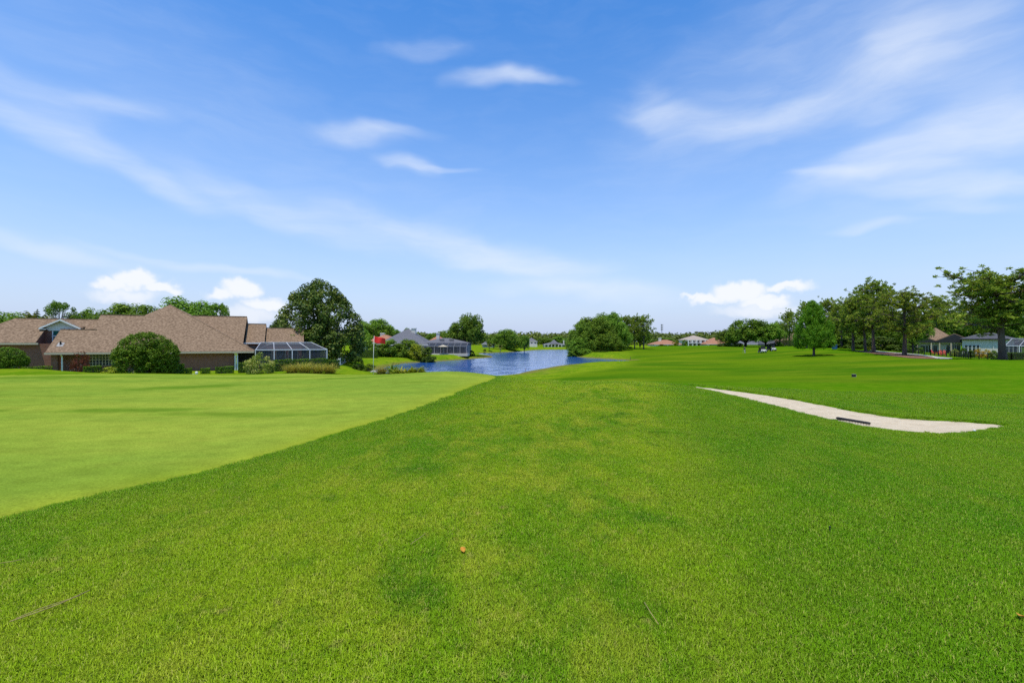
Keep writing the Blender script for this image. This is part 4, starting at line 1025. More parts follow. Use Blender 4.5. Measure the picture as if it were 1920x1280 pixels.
# window with small panes
u0, u1 = hu(168, 1.45), hu(216, 1.45); z0, z1 = hzv(190, 685, 1.45), hzv(190, 664, 1.45)
win = MB().box((u0, 1.44, z0), (u1, 1.48, z1)).build('window', M['glass'], house)
fr = MB()
for i in range(9): fr.box((u0+(u1-u0)*i/8-.03, 1.385, z0), (u0+(u1-u0)*i/8+.03, 1.435, z1))
for j in range(5): fr.box((u0-.03, 1.375, z0+(z1-z0)*j/4-.025), (u1+.03, 1.432, z0+(z1-z0)*j/4+.025))
fr.build('frame', M['cream'], win)
# gable with siding over a green-tinted window
vd = 4.2; ua, za = hu(116, vd), hzv(116, 598, vd); zd = hzv(116, 614.5, vd); hw = 1.85
for s_ in (-1, 1):
    MB().slab([(ua+s_*hw, vd-.45, zd), (ua, vd-.45, za), (ua, 9, za), (ua+s_*hw, 9, zd)], .12).build('dormer_roof', M['shingle'], house)
    MB().slab([(ua+s_*hw, vd-.5, zd-.02), (ua, vd-.5, za-.02), (ua, vd-.452, za-.02), (ua+s_*hw, vd-.452, zd-.02)], .2).build('fascia', M['white'], house)
    MB().box((ua+s_*hw-.55*(s_ > 0)-.05, vd-.46, zd-.22), (ua+s_*hw+.55*(s_ < 0)+.05, vd+.1, zd-.13)).build('eave_return', M['white'], house)
dl, dr = hu(91.5, vd), ua+(ua-hu(91.5, vd))
MB().add([(dl, vd, zd-.35), (dr, vd, zd-.35), (ua+1.5, vd, zd+.05), (ua, vd, za-.18), (ua-1.5, vd, zd+.05)]+[(dl, vd+.1, zd-.35), (dr, vd+.1, zd-.35), (ua+1.5, vd+.1, zd+.05), (ua, vd+.1, za-.18), (ua-1.5, vd+.1, zd+.05)],
         [(0, 1, 2, 3, 4), (9, 8, 7, 6, 5), (0, 5, 6, 1), (1, 6, 7, 2), (2, 7, 8, 3), (3, 8, 9, 4), (4, 9, 5, 0)]).build('gable_siding', M['siding'], house)
for k in range(6):
    zz = zd-.3+k*.17; hh = 1.5*max(.05, 1-max(0, (zz-zd)/(za-zd)))-.15
    MB().box((ua-hh, vd-.022, zz), (ua+hh, vd-.003, zz+.022)).build('siding_board', M['siding'], house)
MB().box((-1.75, vd+.12, 0), (dr, 6.2, zd-.34)).build('wall', M['brick'], house)
wl, wr = hu(99.5, vd), hu(119, vd); wz0 = hzv(108, 640.5, vd); wz1 = zd-.37; wm = hzv(108, 629.5, vd)
w = MB().box((wl, vd+.06, wm+.05), (wr, vd+.11, wz1)).build('upper_window_pane', M['glass_green'], house)
w = MB().box((wl, vd+.06, wz0), (wr, vd+.11, wm-.05)).build('lower_window_pane', M['glass'], house)
MB().box((wl-.1, vd+.02, wz0-.08), (wl, vd+.115, wz1)).box((wl, vd+.02, wm-.05), (wr, vd+.115, wm+.05)).box((wl, vd+.02, wz0-.08), (wr, vd+.115, wz0)).build('window_frame', M['white'], house)
# roof vents
for px, py in ((113.5, 645), (393, 609)):
    if px < 200:
        v_ = 1.15; uu = hu(px, v_); z_ = EZ+v_*PITCH
    else:
        v_ = 8.0; uu = hu(px, v_); z_ = hzv(px, py+3, v_)
    vt = MB().tube([(uu, v_, z_-.1), (uu, v_, z_+.38)], .085, 8).build('vent_pipe', M['black'], house)
    if px < 200: MB().slab([(uu-.28, v_-.3, z_-.3*PITCH+.03), (uu+.28, v_-.3, z_-.3*PITCH+.03), (uu+.28, v_+.28, z_+.28*PITCH+.03), (uu-.28, v_+.28, z_+.28*PITCH+.03)], .025).build('flashing', M['stone'], vt)

# pool screen enclosure beside the brick house
def lanai(name, label, corners, zt, top, zt2, base, loc, rz, cols, rows=2, mid=None):
    """screened cage: posts, rails, sloping roof bars, screen panels; corners = (u0,u1,v0,v1) low frame; top = (u0,u1,v) upper rail"""
    o = tag(empty(name, loc, rz), label, 'pool enclosure')
    u0, u1, v0, v1 = corners; a0, a1, av = top; w = .055
    us = [u0+(u1-u0)*k/cols for k in range(cols+1)]
    for u in us: MB().box((u-w, v0-w, base), (u+w, v0+w, zt)).build('post', M['alu'], o)
    for v in (v0+(v1-v0)*.5, v1): MB().box((u1-w, v-w, base), (u1+w, v+w, zt)).build('post', M['alu'], o)
    MB().box((u0-w, v0-.07, zt-.06), (u1+w, v0+.07, zt+.06)).build('rail', M['alu'], o)
    MB().box((u1-.07, v0+.08, zt-.06), (u1+.07, v1, zt+.06)).build('rail', M['alu'], o)
    MB().box((u0, v0-.03, base+.75), (u1, v0+.03, base+.82)).build('chair_rail', M['alu'], o)
    MB().box((a0, av-.06, zt2-.06), (a1, av+.06, zt2+.06)).build('rail', M['alu'], o)
    MB().box((a1-.06, av+.07, zt2-.06), (a1+.06, v1, zt2+.06)).build('rail', M['alu'], o)
    for k in range(cols+1):
        b = a0+(a1-a0)*k/cols; MB().bar((us[k], v0, zt), (b, av, zt2), .05).build('roof_bar', M['alu'], o)
        MB().bar((b, av, zt2), (b, v1, zt2), .045).build('roof_bar', M['alu'], o)
    MB().bar((u1, v1, zt), (a1, v1, zt2), .05).build('roof_bar', M['alu'], o)
    MB().bar((us[0], v0, zt), (a0+(a1-a0)/cols, av, zt2), .035).build('brace', M['alu'], o)
    for k in range(cols):
        MB().add([(us[k]+.06, v0, base), (us[k+1]-.06, v0, base), (us[k+1]-.06, v0, zt-.06), (us[k]+.06, v0, zt-.06)], [(0, 1, 2, 3)]).build('screen', M['screen'], o)
        b0, b1 = a0+(a1-a0)*k/cols, a0+(a1-a0)*(k+1)/cols
        MB().add([(us[k]+.05, v0, zt+.03), (us[k+1]-.05, v0, zt+.03), (b1-.05, av, zt2+.02), (b0+.05, av, zt2+.02)], [(0, 1, 2, 3)]).build('screen', M['screen'], o)
    MB().add([(u1, v0+.06, base), (u1, v1, base), (u1, v1, zt), (u1, v0+.06, zt)], [(0, 1, 2, 3)]).build('screen', M['screen'], o)
    MB().add([(u1, v0, zt+.03), (u1, v1, zt+.03), (a1, v1, zt2+.02), (a1, av, zt2+.02)], [(0, 1, 2, 3)]).build('screen', M['screen'], o)
    MB().add([(a0, av, zt2+.03), (a1, av, zt2+.03), (a1, v1, zt2+.03), (a0, v1, zt2+.03)], [(0, 1, 2, 3)]).build('screen', M['screen'], o)
    return o
lu1 = hu(613, .6)
lanai('pool_enclosure', 'white-framed pool screen enclosure right of the brick house', (20.15, lu1, .6, 5.6), hzv(545, 655.5, .6), (20.6, hu(584, 2.6), 2.6), hzv(530, 642, 2.6), -.3, (HX, HY, HG), HA, 4)

# white picket fence right of the enclosure
def picket_fence(name, label, pts, h, mt, group=None, step=.14, postevery=2.0, pw=.045):
    o = tag(empty(name, (pts[0][0], pts[0][1], hz(*pts[0]))), label, 'fence', group)
    ox, oy, oz = o.location
    pk_ = MB()
    for a, b in zip(pts[:-1], pts[1:]):
        a, b = Vector(a), Vector(b); L = (b-a).length; n = max(1, round(L/postevery))
        za, zb = hz(*a)-oz, hz(*b)-oz
        for k in range(n+1):
            f = k/n; p = a.lerp(b, f)-Vector((ox, oy)); z = hz(*(a.lerp(b, f)))-oz
            MB().box((p.x-.045, p.y-.045, z-.1), (p.x+.045, p.y+.045, z+h+.08)).build('post', mt, o)
        for fz in (.18, .9):
            MB().bar((*(a-Vector((ox, oy))), za+h*fz), (*(b-Vector((ox, oy))), zb+h*fz), .035).build('rail', mt, o)
        m_ = int(L/step)
        for k in range(m_):
            f = (k+.5)/m_; p = a.lerp(b, f)-Vector((ox, oy)); z = za+(zb-za)*f
            d = (b-a).normalized()*pw*.5
            pk_.box((p.x-pw*.5, p.y-.012, z+.04), (p.x+pw*.5, p.y+.012, z+h))
    tag(pk_.build('picket', mt, o), kind='stuff')
    return o
pf = [at(614, 0, 78), at(641, 0, 79), at(655, 0, 84), at(632, 0, 66)]
picket_fence('picket_fence', 'white picket fence between the pool enclosure and the lawn', [(p.x, p.y) for p in pf], 1.05, M['white'], step=.16, pw=.09)

# planting round the brick house
def gz(px, Y): return hz((px-960)/FPX*Y, Y)
shrub('shrub0', 275, 46.5, 623, 102, 'big round clipped bush with upright shoots in front of the brick house', 'round_bush', sink=-.1)
ob = bpy.data.objects['round_bush']
sh = link('new_shoots', PROTO['shoots'], ob); sh.scale = ob.children[0].scale
shrub('shrub0', 12, 46, 648, 62, 'round green bush at the far left edge beside the brick wall', 'round_bush')
shrub('shrub4', 152, 47.5, 655, 34, 'thin purple-leaved shrub in front of the window wall', 'purple_shrub')
hedge(40, 98, 44, 45.5, 687, 'low bright hedge at the foot of the left brick wall', .8, seed=1)
hedge(157, 190, 46, 46.8, 686, 'low hedge under the many-paned window', .8, seed=2)
shrub('shrub5', 205, 46.8, 684, 50, 'leafy light green plants under the many-paned window, left of the round bush', 'leafy_shrub')
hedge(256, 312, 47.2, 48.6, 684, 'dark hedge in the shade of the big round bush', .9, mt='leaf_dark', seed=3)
hedge(312, 345, 48.5, 49.5, 683, 'square clipped hedge just right of the big round bush', .9, seed=4)
hedge(345, 360, 49.6, 50, 690, 'smallest clipped hedge, left of the white dome', .6, seed=5)
hedge(376, 394, 50.5, 51, 690, 'small clipped hedge right of the white dome', .7, seed=6)
hedge(404, 438, 51.2, 52.2, 687, 'longer clipped hedge left of the white downspouts', .8, seed=7)
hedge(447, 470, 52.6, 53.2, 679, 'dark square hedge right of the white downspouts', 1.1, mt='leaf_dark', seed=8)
hedge(515, 612, 56.5, 61.5, 673, 'long bright-topped hedge in front of the pool enclosure', .9, seed=9)
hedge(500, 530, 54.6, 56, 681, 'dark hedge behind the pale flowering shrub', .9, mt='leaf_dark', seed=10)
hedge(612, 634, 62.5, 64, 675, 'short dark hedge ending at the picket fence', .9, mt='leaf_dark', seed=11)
shrub('shrub2', 487, 50.5, 659, 54, 'pale-flowered round shrub before the pool enclosure', 'flowering_shrub')
for px, Y, top, w, lb in ((548, 51, 676, 40, 'tan ornamental grass clump, left one by the enclosure'), (572, 51.8, 673, 44, 'tallest tan ornamental grass clump, second from left'), (596, 52, 675, 42, 'tan ornamental grass clump, third from left'), (618, 53, 676, 38, 'tan ornamental grass clump at the right end, nearest the fence')):
    bunch('reed', px, Y, top, w, lb, 'ornamental_grass', group='ornamental grass clumps')
# small fittings
def loc_(px, Y): x = (px-960)/FPX*Y; return (x, Y, hz(x, Y))
o = tag(empty('irrigation_dome', loc_(368.5, 48.4)), 'small white dome fitting on the lawn before the brick wall', 'fitting')
bm = bmesh.new(); bmesh.ops.create_uvsphere(bm, u_segments=14, v_segments=8, radius=.14); me = bpy.data.meshes.new('dome'); bm.to_mesh(me); bm.free(); me.materials.append(M['white']); d = link('dome', me, o, (0, 0, .2)); MB().tube([(0, 0, -.05), (0, 0, .2)], .11, 10).build('stem', M['white'], o)
o = tag(empty('valve_cover', loc_(359, 48)), 'flat pale green valve cover lying beside the white dome', 'cover')
MB().tube([(0, 0, 0), (0, 0, .07)], [.32, .27], 14).build('lid', mat('valve_green', (.3, .42, .36), .6, (.36, .48, .42), 4), o); MB().box((-.05, -.02, .07), (.05, .02, .09)).build('handle', M['black'], o)
def ac_unit(px, Y, s, label):
    o = tag(empty('air_conditioner', loc_(px, Y), HA), label, 'air conditioner')
    MB().box((-s/2, -s/2, 0), (s/2, s/2, s*.85)).build('case', M['grey_wall'], o, bevel=.02)
    for k in range(6): MB().box((-s*.42, -s/2-.012, s*(.14+.1*k)), (s*.42, -s/2-.002, s*(.17+.1*k))).build('louvre', M['dark_void'], o)
    MB().tube([(0, 0, s*.85), (0, 0, s*.9)], s*.4, 14).build('fan_grille', M['black'], o)
ac_unit(140, 47.8, .55, 'pale grey box unit against the shaded wall left of the purple shrub')
# low wooden posts under the round bush
for px, lb in ((242, 'left pale trunk-like post under the big round bush'), (249.5, 'right pale trunk-like post under the big round bush')):
    tag(MB().tube([(0, 0, -.1), (.01, 0, .4), (0, 0, .85)], [.10, .085, .08], 8).build('bush_stem', M['grey_bark'], None, True, loc=loc_(px, 45.3)), lb, 'stem', 'pale stems under the round bush')
# ------------------------------------------------------------------ other houses
def hip_solid(x0, x1, y0, y1, ze, zr, inset=None, t=.22):
    """hipped roof solid with a flat underside"""
    ins = min(x1-x0, y1-y0)/2 if inset is None else inset
    ym = (y0+y1)/2
    if (x1-x0) > (y1-y0): r0, r1 = (x0+ins, ym, zr), (x1-ins, ym, zr)
    else: r0, r1 = ((x0+x1)/2, y0+ins, zr), ((x0+x1)/2, y1-ins+.02, zr)
    v = [(x0, y0, ze), (x1, y0, ze), (x1, y1, ze), (x0, y1, ze), r0, r1, (x0, y0, ze-t), (x1, y0, ze-t), (x1, y1, ze-t), (x0, y1, ze-t)]
    if (x1-x0) > (y1-y0): f = [(0, 1, 5, 4), (1, 2, 5), (2, 3, 4, 5), (3, 0, 4)]
    else: f = [(0, 1, 4), (1, 2, 5, 4), (2, 3, 5), (3, 0, 4, 5)]
    f += [(6, 9, 8, 7), (0, 6, 7, 1), (1, 7, 8, 2), (2, 8, 9, 3), (3, 9, 6, 0)]
    return MB().add(v, f)
def far_house(name, label, px0, px1, Y, eave, peak, wall, roof, base=None, depth=10, rz=0, wins=(), group=None, win_h=(.35, .8), extra=None, trim='white', inset=None, over=.45, face=False):
    """a whole house: walls, hipped roof, fascia, framed windows; wins = (fraction across, width m, storey bottom fraction, top fraction)"""
    x0, x1 = (px0-960)/FPX*Y, (px1-960)/FPX*Y; W = x1-x0
    zb = hz((x0+x1)/2, Y) if base is None else base
    if face: rz = -math.atan((px0+px1-1920)/2/FPX); W *= math.cos(rz)
    ze = CAMZ+(640-eave)/FPX*Y-zb; zr = CAMZ+(640-peak)/FPX*(Y+depth/2)-zb
    o = tag(empty(name, ((x0+x1)/2, Y, zb), rz), label, 'house', group)
    MB().box((-W/2+over, 0, -.6), (W/2-over, depth, ze-.1)).build('wall', M[wall], o)
    r = hip_solid(-W/2, W/2, -over, depth+over, ze+.02, zr, inset).build('roof', M[roof], o)
    MB().box((-W/2-.03, -over-.06, ze-.2), (W/2+.03, -over-.005, ze-.01)).build('fascia', M[trim], o)
    for (fx, ww, b, t) in wins:
        cx = -W/2+W*fx; w = MB().box((cx-ww/2, -.05, ze*b), (cx+ww/2, -.012, ze*t)).build('window', M['glass'], o)
        f = MB(); e = .07
        f.box((cx-ww/2-e, -.08, ze*b-e), (cx-ww/2, -.012, ze*t+e)).box((cx+ww/2, -.08, ze*b-e), (cx+ww/2+e, -.012, ze*t+e)).box((cx-ww/2, -.08, ze*t), (cx+ww/2, -.012, ze*t+e)).box((cx-ww/2, -.08, ze*b-e), (cx+ww/2, -.012, ze*b))
        f.box((cx-.03, -.075, ze*b), (cx+.03, -.05, ze*t)); f.build('frame', M['white'], w)
    if extra: extra(o, W, ze, zr, depth)
    return o
def chimney(o, x, y, z0, z1, s=.6, mt='white_wall'):
    c = MB().box((x-s, y-s, z0), (x+s, y+s, z1)).build('chimney', M[mt], o); MB().box((x-s-.12, y-s-.12, z1-.05), (x+s+.12, y+s+.12, z1+.2)).build('cap', M['white'], c)
# grey-roofed house with chimneys and screened porch
def grey_extra(o, W, ze, zr, dp):
    chimney(o, W*.14, dp*.42, zr-1.8, zr+.1); chimney(o, W*.58, dp*.75, zr-3.5, zr-1.2, .45)
    # lower wing to the right
    x0 = W/2-2.2; x1 = x0+13.5
    MB().box((x0, 2.5, -.6), (x1-.5, dp+1, 2.7)).build('wall', M['grey_wall'], o)
    r = hip_solid(x0-1.5, x1, 1.9, dp+1.5, 2.95, 4.35).build('wing_roof', M['shingle_grey'], o)
    for xx in (x0+4.8, x0+7.6): MB().box((xx, 3.4, 3.72), (xx+1.3, 4.2, 3.98)).build('skylight', M['dark_void'], r)
    for k in range(5): MB().box((x0+2.6+2.0*k, 2.42, .1), (x0+4.0+2.0*k, 2.49, 2.2)).build('patio_door', M['glass'], o)
    # screened porch in front of the wing
    p0, p1 = x0+.6, x1-.4
    for k in range(8):
        u = p0+(p1-p0)*k/7; MB().box((u-.07, -1.6, -.6), (u+.07, -1.46, 2.0)).build('porch_post', M['grey_wall'], o)
        MB().bar((u, -1.53, 2.0), (u, 1.9, 2.85), .07).build('porch_beam', M['grey_wall'], o)
        if k < 7:
            u2 = p0+(p1-p0)*(k+1)/7
            MB().add([(u+.07, -1.53, -.3), (u2-.07, -1.53, -.3), (u2-.07, -1.53, 1.95), (u+.07, -1.53, 1.95)], [(0, 1, 2, 3)]).build('porch_screen', M['screen'], o)
            MB().add([(u+.05, -1.53, 2.03), (u2-.05, -1.53, 2.03), (u2-.05, 1.9, 2.88), (u+.05, 1.9, 2.88)], [(0, 1, 2, 3)]).build('porch_screen', M['screen'], o)
    MB().box((p0-.1, -1.62, 1.9), (p1+.1, -1.44, 2.06)).build('porch_rail', M['grey_wall'], o)
    MB().box((p0-.6, -3.6, -.7), (p1+.5, 2.4, -.02)).build('patio_slab', M['concrete'], o)
far_house('grey_roof_house', 'grey-roofed house with white chimneys and screened porch behind the flag', 706, 803, 128, 646, 617, 'grey_wall', 'shingle_grey', base=-1.7, depth=13, wins=((.15, 1.6, .3, .8), (.4, 1.6, .3, .8), (.7, 1.6, .3, .8)), extra=grey_extra)
x, y = (831-960)/FPX*124.5, 124.5
o = tag(empty('patio_umbrella', (x, y, -1.72)), 'pale patio umbrella in the porch of the grey-roofed house', 'umbrella')
MB().tube([(0, 0, 0), (0, 0, 2.3)], .03, 6).build('pole', M['alu'], o)
mb = MB(); mb.v.append((0, 0, 2.45)); [mb.v.append((1.5*math.cos(k*math.pi/4), 1.5*math.sin(k*math.pi/4), 1.95)) for k in range(8)]; mb.f += [(0, k+1, (k+1) % 8+1) for k in range(8)]
mb.build('canopy', M['cream'], o); MB().tube([(0, 0, 0), (0, 0, .08)], .28, 10).build('base', M['stone'], o)
far_house('tile_roof_house', 'house with orange tile roof glimpsed left of the flag', 680, 745, 150, 642, 627.5, 'cream_wall', 'tile_orange', depth=14, wins=((.2, 1.5, .3, .75), (.75, 1.5, .3, .75)), extra=lambda o, W, ze, zr, dp: chimney(o, -W*.1, dp*.5, zr-1, zr+.4))
far_house('tile_roof_house', 'orange tile roof peeping over the right end of the grey roof', 800, 834, 165, 641, 630, 'cream_wall', 'tile_orange', depth=12, wins=((.5, 1.5, .3, .75),))
gA = 'houses beyond the lake'
far_house('lake_house', 'small grey-roofed house hidden behind palms on the middle shore', 903, 928, 260, 645, 636, 'grey_wall', 'shingle_grey', depth=10, wins=((.3, 1.5, .3, .75), (.7, 1.5, .3, .75)), group=gA)
far_house('lake_house', 'white two-storey house with grey roof on the far lake shore', 986, 1008, 320, 640, 633, 'white_wall', 'shingle_grey', depth=11, wins=((.2, 1.1, .1, .4), (.5, 1.6, .1, .4), (.8, 1.1, .1, .4), (.2, 1.1, .6, .88), (.5, 1.1, .6, .88), (.8, 1.1, .6, .88)), group=gA, extra=lambda o, W, ze, zr, dp: MB().box((-W*.3, -2.5, -.5), (W*.45, -.1, ze*.42)).build('porch', M['white_wall'], o))
def low_extra(o, W, ze, zr, dp):
    hip_solid(-W*.2, W*.2, -2, dp*.8, ze+.3, zr+1.6).build('front_gable_roof', M['shingle_grey'], o)
    for k in range(6): MB().box((-W*.46+W*.155*k, -2.2, -.6), (-W*.46+W*.155*k+.3, -1.9, ze)).build('porch_post', M['white'], o)
    MB().box((W*.44, dp*.3, ze), (W*.48, dp*.5, zr+1.2)).build('chimney', M['cream_wall'], o)
far_house('lake_house', 'low pale house with pillared porch on the far lake shore', 1019, 1060, 315, 645.5, 641, 'beige_wall', 'shingle_grey', depth=12, wins=tuple((.1+.16*k, 2.2, .1, .8) for k in range(6)), group=gA, extra=low_extra)
gB = 'houses beyond the fairway crest'
far_house('fairway_house', 'low terracotta-roofed house right of the pine clump', 1226, 1282, 270, 645.5, 637, 'cream_wall', 'tile_orange', base=-1.5, depth=14, wins=((.3, 5, .1, .8), (.65, 6, .1, .8)), group=gB, extra=lambda o, W, ze, zr, dp: chimney(o, -W*.2, dp*.4, zr-1.5, zr+1.0, .7, 'cream_wall'))
def two_extra(o, W, ze, zr, dp):
    for k in range(6): MB().box((-W*.45+W*.18*k-.2, -1.8, -.5), (-W*.45+W*.18*k+.2, -1.4, ze-.2)).build('column', M['white'], o)
    MB().box((-W*.47, -1.9, ze*.48), (W*.47, -.1, ze*.53)).build('balcony', M['white'], o)
far_house('fairway_house', 'two-storey white house with tan roof and columns', 1287, 1330, 280, 637, 628.5, 'white_wall', 'roof_tan', base=-1.5, depth=14, wins=tuple((.12+.19*k, 1.5, b, t) for k in range(5) for b, t in ((.08, .42), (.58, .88))), group=gB, extra=two_extra, over=.6)
far_house('fairway_house', 'orange tile hip-roofed house with white porch beside the oaks', 1324, 1378, 270, 645, 633, 'cream_wall', 'tile_orange', base=-1.4, depth=18, wins=((.2, 3, .1, .8), (.5, 3, .1, .8), (.8, 3, .1, .8)), group=gB)
far_house('fairway_house', 'white house in the shade of the oaks behind the golfer', 1388, 1428, 195, 645, 636, 'white_wall', 'shingle_grey', base=-1.0, depth=10, wins=((.25, 1.6, .2, .8), (.6, 2.4, .1, .85)), group=gB)
far_house('fairway_house', 'grey-walled house in the shade behind the golf carts', 1432, 1468, 190, 645, 635, 'grey_wall', 'shingle_dark', base=-1.0, depth=10, wins=((.3, 1.6, .2, .8), (.7, 1.6, .2, .8)), group=gB)
far_house('fairway_house', 'reddish brick house gable left of the bright green tree', 1484, 1512, 178, 638, 624, 'brick', 'shingle', base=-.8, depth=12, wins=((.7, 1.2, .3, .7),), group=gB)
# brown-roofed house behind the fence, with its front gables
def brown_extra(o, W, ze, zr, dp):
    for cx, hw_, zt in ((-W*.22, 3.1, ze+1.5), (W*.36, 4.2, ze+2.2)):
        MB().add([(cx-hw_, -.9, ze-.05), (cx+hw_, -.9, ze-.05), (cx, -.9, zt), (cx-hw_, 4, ze-.05), (cx+hw_, 4, ze-.05), (cx, 6, zt)], [(0, 1, 2), (1, 4, 5, 2), (3, 0, 2, 5), (4, 3, 5), (0, 3, 4, 1)]).build('gable_roof', M['shingle'], o)
        MB().add([(cx-hw_*.9, -.93, ze-.02), (cx+hw_*.9, -.93, ze-.02), (cx, -.93, zt-.2), (cx-hw_*.9, -.905, ze-.02), (cx+hw_*.9, -.905, ze-.02), (cx, -.905, zt-.2)], [(0, 1, 2), (3, 5, 4), (0, 3, 4, 1), (1, 4, 5, 2), (2, 5, 3, 0)]).build('gable_face', M['dark_void'], o)
    for fx in (-.36, -.08, .08, .3): MB().box((W*fx-.12, -.9, -.5), (W*fx+.12, -.66, ze-.06)).build('porch_post', M['cream'], o)
far_house('brown_roof_house', 'brown-roofed house with two dark gables behind the black fence', 1706, 1802, 110, 642, 615, 'beige_wall', 'shingle', base=-1.5, depth=14, wins=((.3, 1.8, .1, .75), (.45, 1.6, .1, .75), (.78, 1.3, .1, .8), (.9, 1.3, .1, .8)), extra=brown_extra, face=True)
def white_extra(o, W, ze, zr, dp):
    for cx, n in ((-W*.40, 4), (W*.30, 4)):
        for k in range(n):
            xx = cx+.62*k
            for zz, hh in ((.5, 1.15), (1.85, .5)):
                p = MB().box((xx, -.07, zz), (xx+.45, -.02, zz+hh)).build('window', M['glass'], o)
                MB().box((xx-.07, -.09, zz-.07), (xx, -.01, zz+hh+.07)).box((xx+.45, -.09, zz-.07), (xx+.52, -.01, zz+hh+.07)).build('frame', M['white'], p)
    MB().tube([(W*.1, -.08, ze-.2), (W*.1, -.08, -.2)], .05, 6).build('downspout', M['white'], o)
far_house('white_house', 'white-walled house with dark grey roof behind the big pine', 1797, 1906, 100, 635, 622, 'white_wall', 'shingle_dark', base=-1.55, depth=13, extra=white_extra, trim='black_metal', face=True)
p = at(1890, 0, 88)
lanai('pool_enclosure', 'white-framed pool screen enclosure at the right edge', (0, 7.5, 0, 6), 2.3, (1.3, 8.5, 2.6), 3.7, -.3, (p.x-.6, p.y, -1.5), R(-40), 4)

# communications tower on the horizon
x = (1241-960)/FPX*620
o = tag(empty('radio_tower', (x, 620, -2)), 'slender communications tower on the horizon beyond the pine clump', 'tower')
MB().tube([(0, 0, 0), (0, 0, 27)], [.55, .3], 8).build('mast', M['grey_wall'], o)
for z in (20, 23, 26):
    for k in range(3):
        a = k*2.09; MB().box((math.cos(a)*1.3-.35, math.sin(a)*1.3-.2, z-1.0), (math.cos(a)*1.3+.35, math.sin(a)*1.3+.2, z+1.0)).build('antenna', M['grey_wall'], o)
        MB().bar((0, 0, z), (math.cos(a)*1.3, math.sin(a)*1.3, z), .12).build('arm', M['grey_wall'], o)

# planting on the far lawns
shrub('shrub5', 784, 57, 686, 34, 'light green leafy bush at the near water edge, right of the broad-leaved plant', 'water_bush')
gs = 'shrubs in front of the grey-roofed house'
for px, Y, top, w, k, lb in ((713, 110, 643, 46, 'shrub3', 'dark shrub directly right of the flagpole below the flag'), (737, 110, 634, 54, 'shrub3', 'tall leafy shrub left of centre before the grey-roofed house'),
        (762, 110, 634, 58, 'shrub3', 'reddish-topped leafy shrub in the middle before the grey-roofed house'), (786, 108, 641, 46, 'shrub5', 'light green shrub left of the screened porch'),
        (803, 106, 650, 32, 'shrub1', 'low dark shrub at the corner of the screened porch'), (690, 108, 634, 44, 'shrub3', 'leafy shrub behind the flag left of the pole')):
    shrub(k, px, Y, top, w, lb, 'leafy_shrub', gs)
hedge(676, 708, 101, 102, 656, 'flat clipped hedge behind the flagpole near the magnolia', 1.2, None, seed=20)
shrub('shrub1', 672, 70, 667, 22, 'dark bush on the lawn between fence and flag', 'dark_bush')
shrub('shrub3', 690, 71, 680, 36, 'low sprawling bush on the lawn left of the flagpole foot', 'low_bush')
shrub('shrub1', 884, 139, 656, 14, 'low dark bush at the foot of the lakeside oak', 'dark_bush')
bunch('sago', 735, 58, 668, 44, 'sago palm with stiff arching fronds by the near water', 'sago_palm')
bunch('leafy', 768, 56, 676, 60, 'broad-leaved light green plant at the near water edge', 'water_plant')
bunch('leafy', 750, 57, 682, 46, 'lower broad-leaved plant beside the sago palm', 'water_plant')
bunch('reed', 716, 58, 682, 36, 'rushes at the near end of the water', 'rushes')
for px, Y, s, lb in ((703, 64, .55, 'larger pale flat rock at the near water edge'), (709, 62.5, .4, 'smaller pale rock beside the flagpole foot'), (700, 66, .35, 'third pale rock farther back by the water')):
    g = np.random.default_rng(int(px)); bm = bmesh.new(); bmesh.ops.create_icosphere(bm, subdivisions=2, radius=s)
    for v in bm.verts: v.co = Vector((v.co.x*1.5, v.co.y, v.co.z*.5))*(1+g.normal()*.09)
    me = bpy.data.meshes.new('rock'); bm.to_mesh(me); bm.free(); me.materials.append(M['stone'])
    l = loc_(px, Y); tag(link('shore_rock', me, None, (l[0], l[1], l[2]+s*.3), 1.0*px), lb, 'rock', 'pale rocks at the shore')
gw = 'waterside shrubs under the pine clump'
for px, Y, top, w, lb in ((1075, 146, 652, 26, 'leftmost waterside shrub under the clump'), (1098, 143, 654, 30, 'grey-green waterside shrub at the clump foot'), (1125, 146, 656, 34, 'waterside shrub in the middle of the clump foot'), (1150, 152, 652, 34, 'dark shrub under the right half of the clump'), (1172, 172, 645, 26, 'shrub behind the first pine trunk of the clump')):
    shrub('shrub3' if px < 1120 else 'shrub1', px, Y, top, w, lb, 'waterside_shrub', gw)
gf = 'shrubs round the far fairway houses'
